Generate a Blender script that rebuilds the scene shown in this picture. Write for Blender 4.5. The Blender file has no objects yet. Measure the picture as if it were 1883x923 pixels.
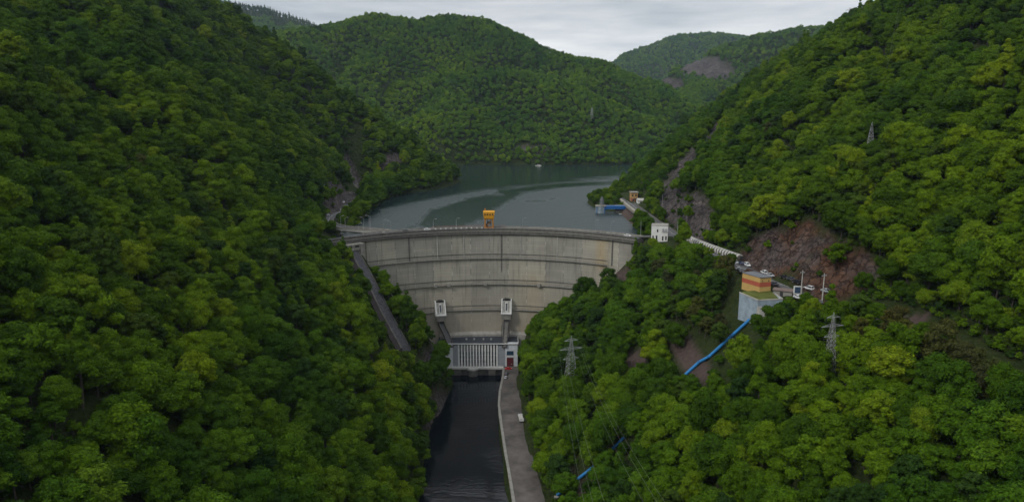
import bpy, bmesh, math, random
import numpy as np
from mathutils import Vector, Matrix

# ------------------------------------------------------------------ scene, camera, light
S = bpy.context.scene
COL = S.collection
R = math.radians
random.seed(7)
rng = np.random.default_rng(7)
CAMZ, FPX, PITCH = 71.0, 1272.0, R(11.0)
cam_d = bpy.data.cameras.new('camera'); cam = bpy.data.objects.new('camera', cam_d); COL.objects.link(cam)
cam_d.sensor_width = 36; cam_d.lens = FPX / 1883 * 36
cam_d.clip_start = 1; cam_d.clip_end = 12000
cam.location = (0, 0, CAMZ); cam.rotation_euler = (R(90) - PITCH, 0, 0)
S.camera = cam

SUN_EL, SUN_AZ = 41, 126          # degrees; azimuth from +Y towards -X
w = bpy.data.worlds.new('World'); S.world = w; w.use_nodes = True
wt = w.node_tree; wn = wt.nodes; wl = wt.links; wn.clear()
wo = wn.new('ShaderNodeOutputWorld'); wb = wn.new('ShaderNodeBackground'); wl.new(wb.outputs[0], wo.inputs[0])
sky = wn.new('ShaderNodeTexSky'); sky.sky_type = 'NISHITA'; sky.sun_disc = False
sky.sun_elevation = R(SUN_EL); sky.sun_rotation = R(-SUN_AZ)
wb.inputs[1].default_value = 0.1
tc = wn.new('ShaderNodeTexCoord'); mp = wn.new('ShaderNodeMapping'); wl.new(tc.outputs['Generated'], mp.inputs[0])
mp.inputs['Scale'].default_value = (1.0, 1.0, 7.0); mp.inputs['Location'].default_value = (0.35, 0.2, 0.1)
n1 = wn.new('ShaderNodeTexNoise'); n1.inputs['Scale'].default_value = 3.4; n1.inputs['Detail'].default_value = 8; n1.inputs['Roughness'].default_value = 0.55
wl.new(mp.outputs[0], n1.inputs[0])
cr = wn.new('ShaderNodeValToRGB'); wl.new(n1.outputs[0], cr.inputs[0])
e = cr.color_ramp.elements; e[0].position = 0.34; e[0].color = (6.2, 6.6, 7.1, 1); e[1].position = 0.62; e[1].color = (11.2, 11.2, 11.2, 1)
# heavier cloud overhead than at the horizon
sx = wn.new('ShaderNodeSeparateXYZ'); wl.new(tc.outputs['Generated'], sx.inputs[0])
el = wn.new('ShaderNodeValToRGB'); wl.new(sx.outputs[2], el.inputs[0]); ee = el.color_ramp.elements
ee[0].position = 0.06; ee[0].color = (1.0, 1.0, 1.0, 1); ee[1].position = 0.17; ee[1].color = (.64, .64, .64, 1)
for p_, c_ in ((.34, .86), (.75, 1.35)):
    q_ = ee.new(p_); q_.color = (c_, c_, c_, 1)
mu = wn.new('ShaderNodeVectorMath'); mu.operation = 'SCALE'; wl.new(cr.outputs[0], mu.inputs[0]); wl.new(el.outputs[0], mu.inputs['Scale'])
mx = wn.new('ShaderNodeMix'); mx.data_type = 'RGBA'; mx.inputs[0].default_value = 0.9
wl.new(sky.outputs[0], mx.inputs[6]); wl.new(mu.outputs[0], mx.inputs[7]); wl.new(mx.outputs[2], wb.inputs[0])
sd = bpy.data.lights.new('sun', 'SUN'); so = bpy.data.objects.new('sun', sd); COL.objects.link(so)
sd.energy = 1.5; sd.angle = R(11); sd.color = (1.0, 0.96, 0.88)
sv = Vector((-math.sin(R(SUN_AZ)) * math.cos(R(SUN_EL)), math.cos(R(SUN_AZ)) * math.cos(R(SUN_EL)), math.sin(R(SUN_EL))))
so.rotation_euler = sv.to_track_quat('Z', 'Y').to_euler(); so.location = sv * 500
S.view_settings.view_transform = 'Standard'; S.view_settings.look = 'None'
S.view_settings.exposure = 0.03; S.view_settings.gamma = 1; S.view_settings.use_curve_mapping = False
S.render.engine = 'CYCLES'; S.cycles.use_denoising = True
S.cycles.max_bounces = 5; S.cycles.diffuse_bounces = 2; S.cycles.glossy_bounces = 3; S.cycles.transmission_bounces = 2
S.cycles.volume_bounces = 0; S.cycles.transparent_max_bounces = 4
S.cycles.caustics_reflective = False; S.cycles.caustics_refractive = False

# ------------------------------------------------------------------ helpers
CP, SP = math.cos(PITCH), math.sin(PITCH)
def ray(u, v):
    a, b = u - 941.5, 461.5 - v
    return a, FPX * CP + b * SP, b * CP - FPX * SP
def gp(u, v, z=0.0):                 # the point of height z seen at a pixel of the photograph
    a, y, c = ray(u, v); t = (z - CAMZ) / c
    return Vector((a * t, y * t, z))
def yp(u, v, Y):                     # the point at distance Y
    a, y, c = ray(u, v); t = Y / y
    return Vector((a * t, Y, CAMZ + c * t))
def proj(x, y, z):
    d = y * CP - (z - CAMZ) * SP; b = (z - CAMZ) * CP + y * SP
    return 941.5 + FPX * x / d, 461.5 - FPX * b / d, d

def tag(o, label=None, cat=None, group=None, kind=None):
    if label: o['label'] = label
    if cat: o['category'] = cat
    if group: o['group'] = group
    if kind: o['kind'] = kind
    return o
def empty(name, loc, rz=0, label=None, cat=None, group=None):
    o = bpy.data.objects.new(name, None); COL.objects.link(o); o.location = loc; o.rotation_euler = (0, 0, rz)
    o.empty_display_size = 1
    return tag(o, label, cat, group)
def link(name, me, mats=(), parent=None, loc=None, rz=None):
    o = bpy.data.objects.new(name, me); COL.objects.link(o)
    for m in (mats if isinstance(mats, (list, tuple)) else [mats]):
        if len(me.materials) < len(mats if isinstance(mats, (list, tuple)) else [mats]): me.materials.append(m)
    if parent: o.parent = parent
    if loc is not None: o.location = loc
    if rz is not None: o.rotation_euler[2] = rz
    return o
def copy_tree(o, parent=None):
    c = o.copy(); COL.objects.link(c); c.parent = parent
    for ch in o.children: copy_tree(ch, c)
    return c

class MB:
    """collects shapes and links them as one mesh object"""
    def __init__(s): s.v = []; s.f = []; s.m = []; s.mi = 0; s.uv = None
    def add(s, vs, fs):
        b = len(s.v); s.v += [tuple(q) for q in vs]; s.f += [tuple(b + i for i in f) for f in fs]; s.m += [s.mi] * len(fs); return s
    def box(s, x0, x1, y0, y1, z0, z1, M=None):
        vs = [Vector(p) for p in ((x0,y0,z0),(x1,y0,z0),(x1,y1,z0),(x0,y1,z0),(x0,y0,z1),(x1,y0,z1),(x1,y1,z1),(x0,y1,z1))]
        if M is not None: vs = [M @ q for q in vs]
        return s.add(vs, [(0,3,2,1),(4,5,6,7),(0,1,5,4),(1,2,6,5),(2,3,7,6),(3,0,4,7)])
    def hexa(s, vs):
        return s.add(vs, [(0,3,2,1),(4,5,6,7),(0,1,5,4),(1,2,6,5),(2,3,7,6),(3,0,4,7)])
    def tube(s, pts, r, n=8, cap=True):
        pts = [Vector(p) for p in pts]; k = len(pts); rr = r if isinstance(r, (list, tuple)) else [r] * k
        vs = []
        for i, p in enumerate(pts):
            d = (pts[min(i + 1, k - 1)] - pts[max(i - 1, 0)]).normalized()
            a = d.cross(Vector((0, 0, 1)) if abs(d.z) < .9 else Vector((1, 0, 0))).normalized(); b = d.cross(a)
            for j in range(n):
                t = 2 * math.pi * j / n; vs.append(p + (a * math.cos(t) + b * math.sin(t)) * rr[i])
        fs = [(i*n+j, i*n+(j+1)%n, (i+1)*n+(j+1)%n, (i+1)*n+j) for i in range(k-1) for j in range(n)]
        if cap: fs += [tuple(range(n))[::-1], tuple((k-1)*n + j for j in range(n))]
        return s.add(vs, fs)
    def bar(s, a, b, r): return s.tube([a, b], r, 4)
    def prism(s, poly, z0, z1):
        n = len(poly)
        vs = [(x, y, z0) for x, y in poly] + [(x, y, z1) for x, y in poly]
        return s.add(vs, [tuple(range(n))[::-1], tuple(range(n, 2*n))] + [(i, (i+1)%n, n+(i+1)%n, n+i) for i in range(n)])
    def sweep(s, path, prof, closed=True):
        """path: list of (x,y,z); prof: list of (side, up), closed section, side is to the right of travel"""
        P = [Vector(p) for p in path]; k = len(P); n = len(prof); vs = []
        for i, p in enumerate(P):
            d = (P[min(i+1,k-1)] - P[max(i-1,0)]); d.z = 0; d.normalize(); a = Vector((d.y, -d.x, 0))
            for (q, h) in prof: vs.append(p + a * q + Vector((0, 0, h)))
        fs = [(i*n+j, (i+1)*n+j, (i+1)*n+(j+1)%n, i*n+(j+1)%n) for i in range(k-1) for j in range(n if closed else n-1)]
        if closed: fs += [tuple(range(n)), tuple((k-1)*n + j for j in range(n))[::-1]]
        return s.add(vs, fs)
    def mesh(s, name):
        me = bpy.data.meshes.new(name); me.from_pydata(s.v, [], s.f); me.update()
        if s.mi: me.polygons.foreach_set('material_index', s.m)
        return me
    def build(s, name, mats, parent=None, loc=None, rz=None, smooth=False, bevel=0):
        me = s.mesh(name)
        bm = bmesh.new(); bm.from_mesh(me); bmesh.ops.recalc_face_normals(bm, faces=bm.faces); bm.to_mesh(me); bm.free()
        if smooth: me.polygons.foreach_set('use_smooth', [True] * len(me.polygons))
        o = link(name, me, mats, parent, loc, rz)
        if bevel:
            b = o.modifiers.new('bevel', 'BEVEL'); b.width = bevel; b.segments = 1; b.limit_method = 'ANGLE'
        return o

# ---- material helper
class Mat:
    def __init__(s, name, rough=0.8, spec=0.3):
        s.m = bpy.data.materials.new(name); s.m.use_nodes = True; s.n = s.m.node_tree.nodes; s.l = s.m.node_tree.links
        s.b = s.n['Principled BSDF']; s.b.inputs['Roughness'].default_value = rough
        s.b.inputs['Specular IOR Level'].default_value = spec
        s._tc = None
    def new(s, t, **k):
        q = s.n.new(t)
        for a, b in k.items(): setattr(q, a, b)
        return q
    def co(s, kind='Object'):
        if s._tc is None: s._tc = s.new('ShaderNodeTexCoord')
        return s._tc.outputs[kind]
    def noise(s, scale, detail=4, rough=.55, vec=None, stretch=None):
        v = vec or s.co()
        if stretch:
            m = s.new('ShaderNodeMapping'); m.inputs['Scale'].default_value = stretch; s.l.new(v, m.inputs[0]); v = m.outputs[0]
        q = s.new('ShaderNodeTexNoise'); q.inputs['Scale'].default_value = scale; q.inputs['Detail'].default_value = detail
        q.inputs['Roughness'].default_value = rough; s.l.new(v, q.inputs[0]); return q.outputs[0]
    def ramp(s, f, stops):
        q = s.new('ShaderNodeValToRGB'); s.l.new(f, q.inputs[0]); e = q.color_ramp.elements
        while len(e) < len(stops): e.new(.5)
        for x, (p, c) in zip(e, stops):
            x.position = p; x.color = (*c, 1) if isinstance(c, (tuple, list)) else (c, c, c, 1)
        return q.outputs[0]
    def mix(s, f, a, b, mode='MIX'):
        q = s.new('ShaderNodeMix', data_type='RGBA', blend_type=mode)
        for i, x in ((0, f), (6, a), (7, b)):
            if isinstance(x, bpy.types.NodeSocket): s.l.new(x, q.inputs[i])
            else: q.inputs[i].default_value = x if i == 0 else ((*x, 1) if len(x) == 3 else x)
        return q.outputs[2]
    def math(s, op, a, b=None, c=None):
        q = s.new('ShaderNodeMath', operation=op)
        for i, x in enumerate((a, b, c)):
            if x is None: continue
            if isinstance(x, bpy.types.NodeSocket): s.l.new(x, q.inputs[i])
            else: q.inputs[i].default_value = x
        return q.outputs[0]
    def col(s, c):
        if isinstance(c, bpy.types.NodeSocket): s.l.new(c, s.b.inputs['Base Color'])
        else: s.b.inputs['Base Color'].default_value = (*c, 1)
        return s
    def bump(s, h, strength=.4, dist=.2):
        q = s.new('ShaderNodeBump'); q.inputs['Strength'].default_value = strength; q.inputs['Distance'].default_value = dist
        s.l.new(h, q.inputs['Height']); s.l.new(q.outputs[0], s.b.inputs['Normal']); return s

def weathered(name, c, scale=.6, amt=.25, rough=.8, spec=.3, metal=0):
    """a plain paint, concrete or metal with uneven dirt"""
    m = Mat(name, rough, spec); f = m.noise(scale, 6, .65)
    lo = tuple(x * (1 - amt) for x in c); hi = tuple(min(1, x * (1 + amt * .6)) for x in c)
    m.col(m.ramp(f, [(.3, lo), (.7, hi)])); m.b.inputs['Metallic'].default_value = metal
    m.bump(m.noise(scale * 8, 3), .15, .05)
    return m.m

# ---- numpy noise
def vnoise(x, y, seed=0):
    xi = np.floor(x).astype(np.int64); yi = np.floor(y).astype(np.int64); fx = x - xi; fy = y - yi
    def h(a, b):
        n = (a * 374761393 + b * 668265263 + seed * 1442695041) & 0xffffffff
        n = ((n ^ (n >> 13)) * 1274126177) & 0xffffffff
        return ((n ^ (n >> 16)) & 0xffff) / 65535.0
    ux = fx * fx * (3 - 2 * fx); uy = fy * fy * (3 - 2 * fy)
    a = h(xi, yi) * (1 - ux) + h(xi + 1, yi) * ux; b = h(xi, yi + 1) * (1 - ux) + h(xi + 1, yi + 1) * ux
    return (a * (1 - uy) + b * uy) * 2 - 1
def fbm(x, y, oct=4, seed=0):
    s = 0; a = 1.0; t = 0
    for i in range(oct):
        s = s + a * vnoise(x * 2 ** i + 17.3 * i, y * 2 ** i - 9.1 * i, seed + i); t += a; a *= .5
    return s / t
def sst(a, b, x):
    t = np.clip((x - a) / (b - a), 0, 1); return t * t * (3 - 2 * t)

# ------------------------------------------------------------------ terrain heights
# cross-sections of the valley: distance -> (x, z) profile
SEC = {
 -400: [(-470,210),(-300,150),(-110,-6),(-55,-72),(-42,-86),(-38,-94),(-2,-94),(1,-86.1),(14,-86.1),(22,-80),(115,-14),(128,-1),(134,0),(142,0),(152,6),(300,130),(470,250)],
 150:  [(-470,250),(-300,170),(-200,82),(-112,-4),(-57,-66),(-42,-86),(-38,-94),(-2,-94),(1,-86.1),(14,-86.1),(22,-80),(115,-14),(128,-1),(134,0),(142,0),(152,6),(300,130),(470,250)],
 262:  [(-470,250),(-300,165),(-205,82),(-112,-4),(-57,-66),(-42,-86),(-38,-94),(-1,-94),(1,-86.1),(15,-86.1),(22,-82),(60,-46),(98,-12),(112,-2),(122,0),(132,0),(140,8),(158,22),(300,140),(470,250)],
 300:  [(-470,250),(-300,160),(-205,82),(-110,-6),(-57,-68),(-44,-86),(-41,-94),(-5,-94),(-3,-86.1),(12,-86.1),(20,-80),(60,-44),(92,-12),(103,-2),(108,0),(117,0),(124,8),(142,24),(300,145),(470,250)],
 345:  [(-470,250),(-300,155),(-220,92),(-150,32),(-98,-20),(-56,-70),(-46,-86),(-42,-94),(-8,-94),(-6,-86.1),(7,-86.1),(16,-76),(45,-49),(80,-17),(97,-2),(101,0),(114,0),(122,10),(300,145),(470,250)],
 380:  [(-470,245),(-290,155),(-165,45),(-125,8),(-110,-6),(-82,-34),(-61,-56),(-42,-80),(-37,-94),(-8,-94),(-6,-86.1),(5,-86.1),(12,-74),(24,-59),(45,-42),(72,-17),(88,-2),(96,0),(112,0),(120,10),(300,145),(470,250)],
 402:  [(-470,245),(-282,150),(-160,40),(-128,4),(-112,-1),(-103,-6),(-92,-15),(-80,-28),(-66,-42),(-55,-55),(-43,-74),(-36,-93),(-8,-94),(-6,-86.1),(4,-86.1),(9,-70),(22,-56),(41,-41),(58,-27),(72,-12),(80,-1.2),(96,0),(110,0),(118,10),(300,150),(470,250)],
 425:  [(-470,245),(-282,150),(-160,35),(-134,0),(-118,-3),(-98,-14),(-80,-38),(-66,-56),(-54,-74),(-50,-94),(6,-94),(9,-72),(22,-58),(41,-43),(58,-29),(72,-13),(80,-3),(92,0),(108,0),(116,10),(300,155),(470,250)],
 447:  [(-470,245),(-282,150),(-155,25),(-137,0),(-124,0),(-112,-9),(-90,-22),(-60,-60),(0,-60),(40,-50),(72,-18),(84,-7),(92,0),(107,0),(114,10),(300,155),(470,250)],
 480:  [(-470,250),(-282,150),(-150,20),(-138,0),(-124,0),(-116,-4),(-106,-9),(-80,-30),(60,-30),(84,-9),(93,-1),(96,0),(105,0),(113,10),(300,158),(470,255)],
 570:  [(-470,262),(-330,185),(-250,112),(-152,16),(-142,0),(-129,0),(-120,-4),(-112,-9),(-90,-25),(60,-30),(84,-9),(93,-1),(95,0),(106,0),(113,8),(319,159),(470,240)],
 640:  [(-470,258),(-320,180),(-240,98),(-160,14),(-152,0),(-137,0),(-125,-4),(-112,-9),(-90,-25),(60,-20),(84,-9),(96,-1),(103,2),(108,2),(117,12),(318,152),(470,215)],
 720:  [(-470,258),(-310,168),(-240,78),(-177,12),(-168,0),(-155,0),(-110,-3),(-90,-9),(-70,-25),(60,-25),(112,-9),(118,-3),(130,4),(305,138),(470,190)],
 785:  [(-470,255),(-319,185),(-271,152),(-226,123),(-192,95),(-145,63),(-115,44),(-92,19),(-72,-3),(-64,-9),(-40,-25),(100,-25),(133,-9),(140,-2),(152,8),(285,118),(470,175)],
 840:  [(-470,230),(-319,150),(-200,64),(-110,15),(-66,-3),(-55,-9),(-30,-25),(110,-25),(146,-9),(152,-2),(165,8),(256,90),(420,145),(470,150)],
 890:  [(-470,180),(-319,90),(-200,20),(-140,-9),(-100,-25),(130,-25),(160,-9),(166,-2),(178,6),(219,50),(400,125),(470,135)],
 935:  [(-470,120),(-319,60),(-230,-9),(-190,-25),(130,-25),(170,-9),(176,-3),(187,7),(300,56),(470,100)],
 1010: [(-470,50),(-350,-9),(-300,-25),(200,-25),(240,-9),(260,-2),(400,36),(470,60)],
 1120: [(-470,-25),(470,-25)],
 5000: [(-470,-25),(470,-25)],
}
SY = sorted(SEC)
def base_h(x, y):
    out = np.zeros_like(x); prof = np.stack([np.interp(x, [p[0] for p in SEC[k]], [p[1] for p in SEC[k]]) for k in SY])
    idx = np.clip(np.searchsorted(SY, y, side='right') - 1, 0, len(SY) - 2)
    y0 = np.array(SY, float)[idx]; y1 = np.array(SY, float)[idx + 1]; t = np.clip((y - y0) / (y1 - y0), 0, 1)
    n = np.arange(x.size)
    return prof[idx, n] * (1 - t) + prof[idx + 1, n] * t
# crests of the hills behind the lake: (pixel, pixel, distance) -> real points
RIDGE = [
 (.62, 8, [(200,80,1600),(480,62,1600),(540,55,1600),(600,48,1600),(640,42,1600),(690,30,1600),(730,35,1600),(770,38,1600),(830,30,1600),(880,36,1600),(930,58,1590),(960,75,1580),(1010,92,1570),(1060,103,1560),(1100,112,1540),(1150,132,1500),(1200,160,1460),(1245,195,1400),(1262,225,1370),(1275,250,1340)]),
 (.72, 8, [(640,200,1380),(700,165,1370),(760,147,1360),(860,128,1350),(960,133,1340),(1040,155,1330),(1120,185,1310),(1190,215,1290),(1235,243,1270),(1255,268,1240)]),
 (.55, 8, [(1195,165,2150),(1240,135,2150),(1290,107,2150),(1340,86,2200),(1400,67,2200),(1480,53,2200),(1560,42,2200),(1640,36,2200),(1900,20,2200)]),
 (.75, 8, [(1340,90,2200),(1290,150,1900),(1240,205,1650)]),
 (.5, 8, [(1040,165,3900),(1100,133,3900),(1140,112,3900),(1180,92,3900),(1215,80,3900),(1250,66,3900),(1290,63,3900),(1330,65,3900),(1380,70,3900),(1450,75,3900),(1700,70,3900)]),
 (.5, 8, [(200,-30,3100),(400,2,3100),(440,9,3100),(480,16,3100),(520,28,3100),(570,48,3100),(640,78,3100),(700,120,3100)]),
]
RW = []
for s_, dz, pts in RIDGE:
    q = [yp(*p) for p in pts]; RW.append((s_, np.array([(a.x, a.y, a.z - dz) for a in q])))
def ridge_h(x, y):
    best = np.full(x.size, -60.0)
    wob = 1 + .28 * fbm(x / 170, y / 170, 3, 21)
    fold = 34 * (.45 - 2.2 * np.abs(fbm(x / 95 + .3 * fbm(x / 80, y / 80, 2, 33), y / 330, 2, 31)))
    for s_, P in RW:
        for a, b in zip(P[:-1], P[1:]):
            d = b - a; L = d[0] ** 2 + d[1] ** 2
            t = np.clip(((x - a[0]) * d[0] + (y - a[1]) * d[1]) / L, 0, 1)
            dist = np.hypot(x - a[0] - t * d[0], y - a[1] - t * d[1])
            zz = a[2] + t * d[2] - s_ * wob * (np.sqrt(dist ** 2 + 30 ** 2) - 30)
            zz = zz + fold * sst(10, 140, dist) * sst(-5, 60, zz)
            best = np.maximum(best, zz)
    return best

CHUTE = [(-93.7,404,-8.5),(-82.3,394,-24.6),(-71.9,384,-41.4),(-59.3,372,-58.6)]
DC = (-12.6, 312.0)          # centre of the dam's arc
def height(x, y):
    x = np.asarray(x, float).ravel(); y = np.asarray(y, float).ravel()
    z = base_h(x, y)
    # spurs and gullies running down the valley sides, none on the benches and banks
    amp = np.where(z > 0, sst(3, 70, z) * 24, 0) + np.where(z < -10, sst(-4, -30, z) * sst(-86, -60, z) * 5, 0)
    amp = amp * (1 - .75 * sst(560, 700, y) * (x > 0) ) * (1 - .6 * sst(620, 760, y) * (x < 0))
    z = z + amp * fbm(y / 55 + x / 260, x / 150, 3, 3) + amp * .35 * fbm(x / 22, y / 22, 2, 9)
    # low wooded headland behind the intake
    z = np.maximum(z, np.where((y > 566) & (x < 96), -10 + 11 * (1 - ((x - 90) / 27) ** 2 - ((y - 618) / 66) ** 2), -200))
    zr = ridge_h(x, y)
    gate = sst(980, 1150, y)
    zr = zr * gate + (-200) * (1 - gate)
    k = sst(0, 60, zr) * gate
    zr = zr + k * 10 * fbm(x / 110, y / 110, 3, 5)
    z = np.maximum(z, zr)
    # edges of the sheet beyond the profiles
    # chute bed cut into the left bank
    for a, b in zip(CHUTE[:-1], CHUTE[1:]):
        a = np.array(a); b = np.array(b); d = b - a; L = d[0] ** 2 + d[1] ** 2
        t = np.clip(((x - a[0]) * d[0] + (y - a[1]) * d[1]) / L, 0, 1)
        dist = np.hypot(x - a[0] - t * d[0], y - a[1] - t * d[1]); m = 1 - sst(4.5, 11, dist)
        z = z * (1 - m) + (a[2] + t * d[2] - 1.2) * m
    return z

xs = np.unique(np.concatenate([np.arange(-2600, -469, 21.0), np.arange(-470, 470.1, 2.5), np.arange(471, 2700, 21.0)]))
ys = np.unique(np.concatenate([np.arange(-400, 60, 12.0), np.arange(60, 1060, 2.5), np.arange(1060, 2000, 9.0), np.arange(2000, 4600, 26.0)]))
XX, YY = np.meshgrid(xs, ys)
ZZ = height(XX, YY).reshape(XX.shape)
def hs(x, y):                        # bilinear sample of the terrain sheet
    x = np.asarray(x, float); y = np.asarray(y, float)
    i = np.clip(np.searchsorted(xs, x) - 1, 0, len(xs) - 2); j = np.clip(np.searchsorted(ys, y) - 1, 0, len(ys) - 2)
    a = np.clip((x - xs[i]) / (xs[i+1] - xs[i]), 0, 1); b = np.clip((y - ys[j]) / (ys[j+1] - ys[j]), 0, 1)
    return (ZZ[j, i] * (1-a) + ZZ[j, i+1] * a) * (1-b) + (ZZ[j+1, i] * (1-a) + ZZ[j+1, i+1] * a) * b
def hit(u, v, t0=.04):               # where the sight line through a pixel meets the ground
    a, y, c = ray(u, v); t = np.arange(t0, 3.2, .0015)
    below = (CAMZ + c * t) < hs(a * t, y * t)
    k = int(np.argmax(below)) if below.any() else len(t) - 1
    return Vector((a * t[k], y * t[k], float(hs(a * t[k], y * t[k]))))

# rock and bare ground: (kind, u, v, half-width, half-height, tilt deg, Ymin, Ymax); kind 0 grey-violet rock, 1 red-brown rock, 2 bare scree
ROCK = [
 (0, 622, 362, 24, 34, -15, 420, 640), (0, 640, 305, 9, 38, 25, 520, 780), (0, 718, 298, 20, 12, 10, 600, 800), (3, 645, 325, 5, 22, 35, 520, 780),
 (0, 1313, 258, 12, 42, -28, 300, 900), (0, 1258, 318, 14, 55, -32, 300, 800), (0, 1285, 405, 26, 40, 20, 300, 700),
 (0, 1236, 372, 20, 40, 15, 380, 700), (1, 1430, 462, 62, 34, 18, 200, 420), (1, 1540, 500, 62, 42, 18, 200, 420), (1, 1500, 440, 46, 20, -30, 200, 420),
 (2, 1275, 660, 26, 52, 38, 250, 420), (2, 1165, 662, 26, 18, 10, 250, 420), (2, 1225, 705, 34, 14, -35, 250, 420),
 (0, 775, 690, 12, 62, -28, 280, 440), (0, 800, 755, 16, 36, -25, 280, 440), (2, 1110, 795, 12, 34, 20, 200, 420), (2, 1140,520,26,30,0,330,420),
 (0, 1300, 128, 52, 22, -8, 1700, 2400), (0, 1235, 155, 24, 10, -20, 1600, 2400),
 (0, 975, 274, 30, 6, 0, 1050, 1250), (2, 1660, 600, 60, 14, 22, 150, 260), (0, 1495, 85, 14, 10, -20, 600, 900), (2, 1040, 880, 48, 16, -32, 180, 300), (0, 1180,325,9,22,0,700,960),
 (2, 1160, 398, 14, 20, 45, 430, 600),
]
def rock_masks(x, y, z):
    u, v, d = proj(x, y, z); out = np.zeros((4, x.size))
    wob = 1 + .35 * fbm(x / 9, y / 9 + z / 12, 3, 40)
    for k, cu, cv, a, b, tilt, y0, y1 in ROCK:
        if k < 2 and y1 < 1000: a, b = a * 1.22, b * 1.18
        c, s = math.cos(R(tilt)), math.sin(R(tilt)); du, dv = u - cu, v - cv
        p = (du * c - dv * s) / a; q = (du * s + dv * c) / b
        e_ = np.sqrt(p * p + q * q) * wob
        out[k] = np.maximum(out[k], (1 - sst(.85, 1.1, e_)) * (y > y0) * (y < y1))
    return out
RM = rock_masks(XX.ravel(), YY.ravel(), ZZ.ravel())
rk = RM.max(0).reshape(ZZ.shape)
# crags: displace the bare rock outwards so that it catches light and shade
gy, gx = np.gradient(ZZ, ys, xs); steep = np.clip(np.hypot(gx, gy), 0, 2)
crag = fbm(XX.ravel() / 9, YY.ravel() / 9 + ZZ.ravel() / 11, 3, 60).reshape(ZZ.shape)
crag = np.abs(crag) * 2 - .6
far_rock = np.clip((YY - 1000) / 500, 0, 1)
ZZ = ZZ + rk * (RM[:2].max(0).reshape(ZZ.shape)) * crag * (3.6 + 8 * far_rock)

nx, ny = len(xs), len(ys)
tm = bpy.data.meshes.new('hillside_terrain')
vv = np.stack([XX, YY, ZZ], -1).reshape(-1, 3)
ii = (np.arange(ny - 1)[:, None] * nx + np.arange(nx - 1)[None, :]).ravel()
fc = np.stack([ii, ii + 1, ii + nx + 1, ii + nx], -1)
tm.vertices.add(len(vv)); tm.vertices.foreach_set('co', vv.astype(np.float32).ravel())
tm.loops.add(fc.size); tm.loops.foreach_set('vertex_index', fc.astype(np.int32).ravel())
tm.polygons.add(len(fc)); tm.polygons.foreach_set('loop_start', np.arange(0, fc.size, 4, dtype=np.int32))
tm.polygons.foreach_set('use_smooth', np.ones(len(fc), bool)); tm.update(calc_edges=True)
ca = tm.color_attributes.new('ground_kind', 'FLOAT_COLOR', 'POINT')
cc = np.concatenate([RM[[0, 1, 2, 3]].T], 1); ca.data.foreach_set('color', cc.astype(np.float32).ravel())

# ------------------------------------------------------------------ materials
def ground_mat():
    m = Mat('forest_floor_and_rock', .95, .1)
    at = m.new('ShaderNodeAttribute', attribute_name='ground_kind'); sp = m.new('ShaderNodeSeparateColor'); m.l.new(at.outputs['Color'], sp.inputs[0])
    soil = m.ramp(m.noise(.25, 6, .7), [(.3, (.018, .03, .008)), (.55, (.035, .05, .013)), (.75, (.05, .045, .02))])
    def rock(a, b, c, st):
        f = m.noise(.35, 8, .72, stretch=st); g = m.noise(.06, 4, .6)
        return m.mix(m.ramp(g, [(.35, 0.), (.65, 1.)]), m.ramp(f, [(.3, a), (.52, b), (.72, c)]), m.ramp(f, [(.3, b), (.6, a), (.8, (.06, .07, .02))]))
    grey = rock((.035, .03, .032), (.13, .112, .108), (.27, .235, .215), (1, 1, .45))
    red = rock((.04, .025, .02), (.155, .08, .05), (.30, .17, .10), (1, 1, .5))
    red = m.mix(m.ramp(m.noise(.045, 4, .6), [(.48, 0.), (.62, .8)]), red, grey)
    scree = rock((.07, .05, .045), (.115, .085, .075), (.15, .12, .105), (1, 1, 1))
    c = m.mix(sp.outputs[0], soil, grey); c = m.mix(sp.outputs[1], c, red); c = m.mix(sp.outputs[2], c, scree)
    c = m.mix(at.outputs['Alpha'], c, (.3, .28, .26))
    m.col(c)
    vo = m.new('ShaderNodeTexVoronoi', feature='F1'); vo.inputs['Scale'].default_value = .45; m.l.new(m.co(), vo.inputs[0])
    h = m.math('ADD', m.noise(.5, 8, .7), m.math('MULTIPLY', vo.outputs[0], .6))
    cr_k = m.new('ShaderNodeTexVoronoi', feature='DISTANCE_TO_EDGE'); cr_k.inputs['Scale'].default_value = .22; wv = m.new('ShaderNodeVectorMath', operation='ADD'); nz = m.new('ShaderNodeTexNoise'); nz.inputs['Scale'].default_value = .3
    m.l.new(m.co(), nz.inputs[0]); sc_ = m.new('ShaderNodeVectorMath', operation='SCALE'); sc_.inputs['Scale'].default_value = 6; m.l.new(nz.outputs['Color'], sc_.inputs[0]); m.l.new(m.co(), wv.inputs[0]); m.l.new(sc_.outputs[0], wv.inputs[1]); m.l.new(wv.outputs[0], cr_k.inputs[0])
    rk_ = m.math('MAXIMUM', sp.outputs[0], sp.outputs[1])
    crack = m.math('MULTIPLY', m.ramp(cr_k.outputs[0], [(.0, 1.), (.09, 0.)]), rk_)
    m.col(m.mix(m.math('MULTIPLY', crack, .6), c, (.02, .017, .016)))
    h = m.math('SUBTRACT', h, m.math('MULTIPLY', crack, .5))
    m.bump(h, 1.0, 2.4)
    return m.m
GROUND = ground_mat()
terrain = link('hillside_terrain', tm, GROUND); tag(terrain, kind='structure')

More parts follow.
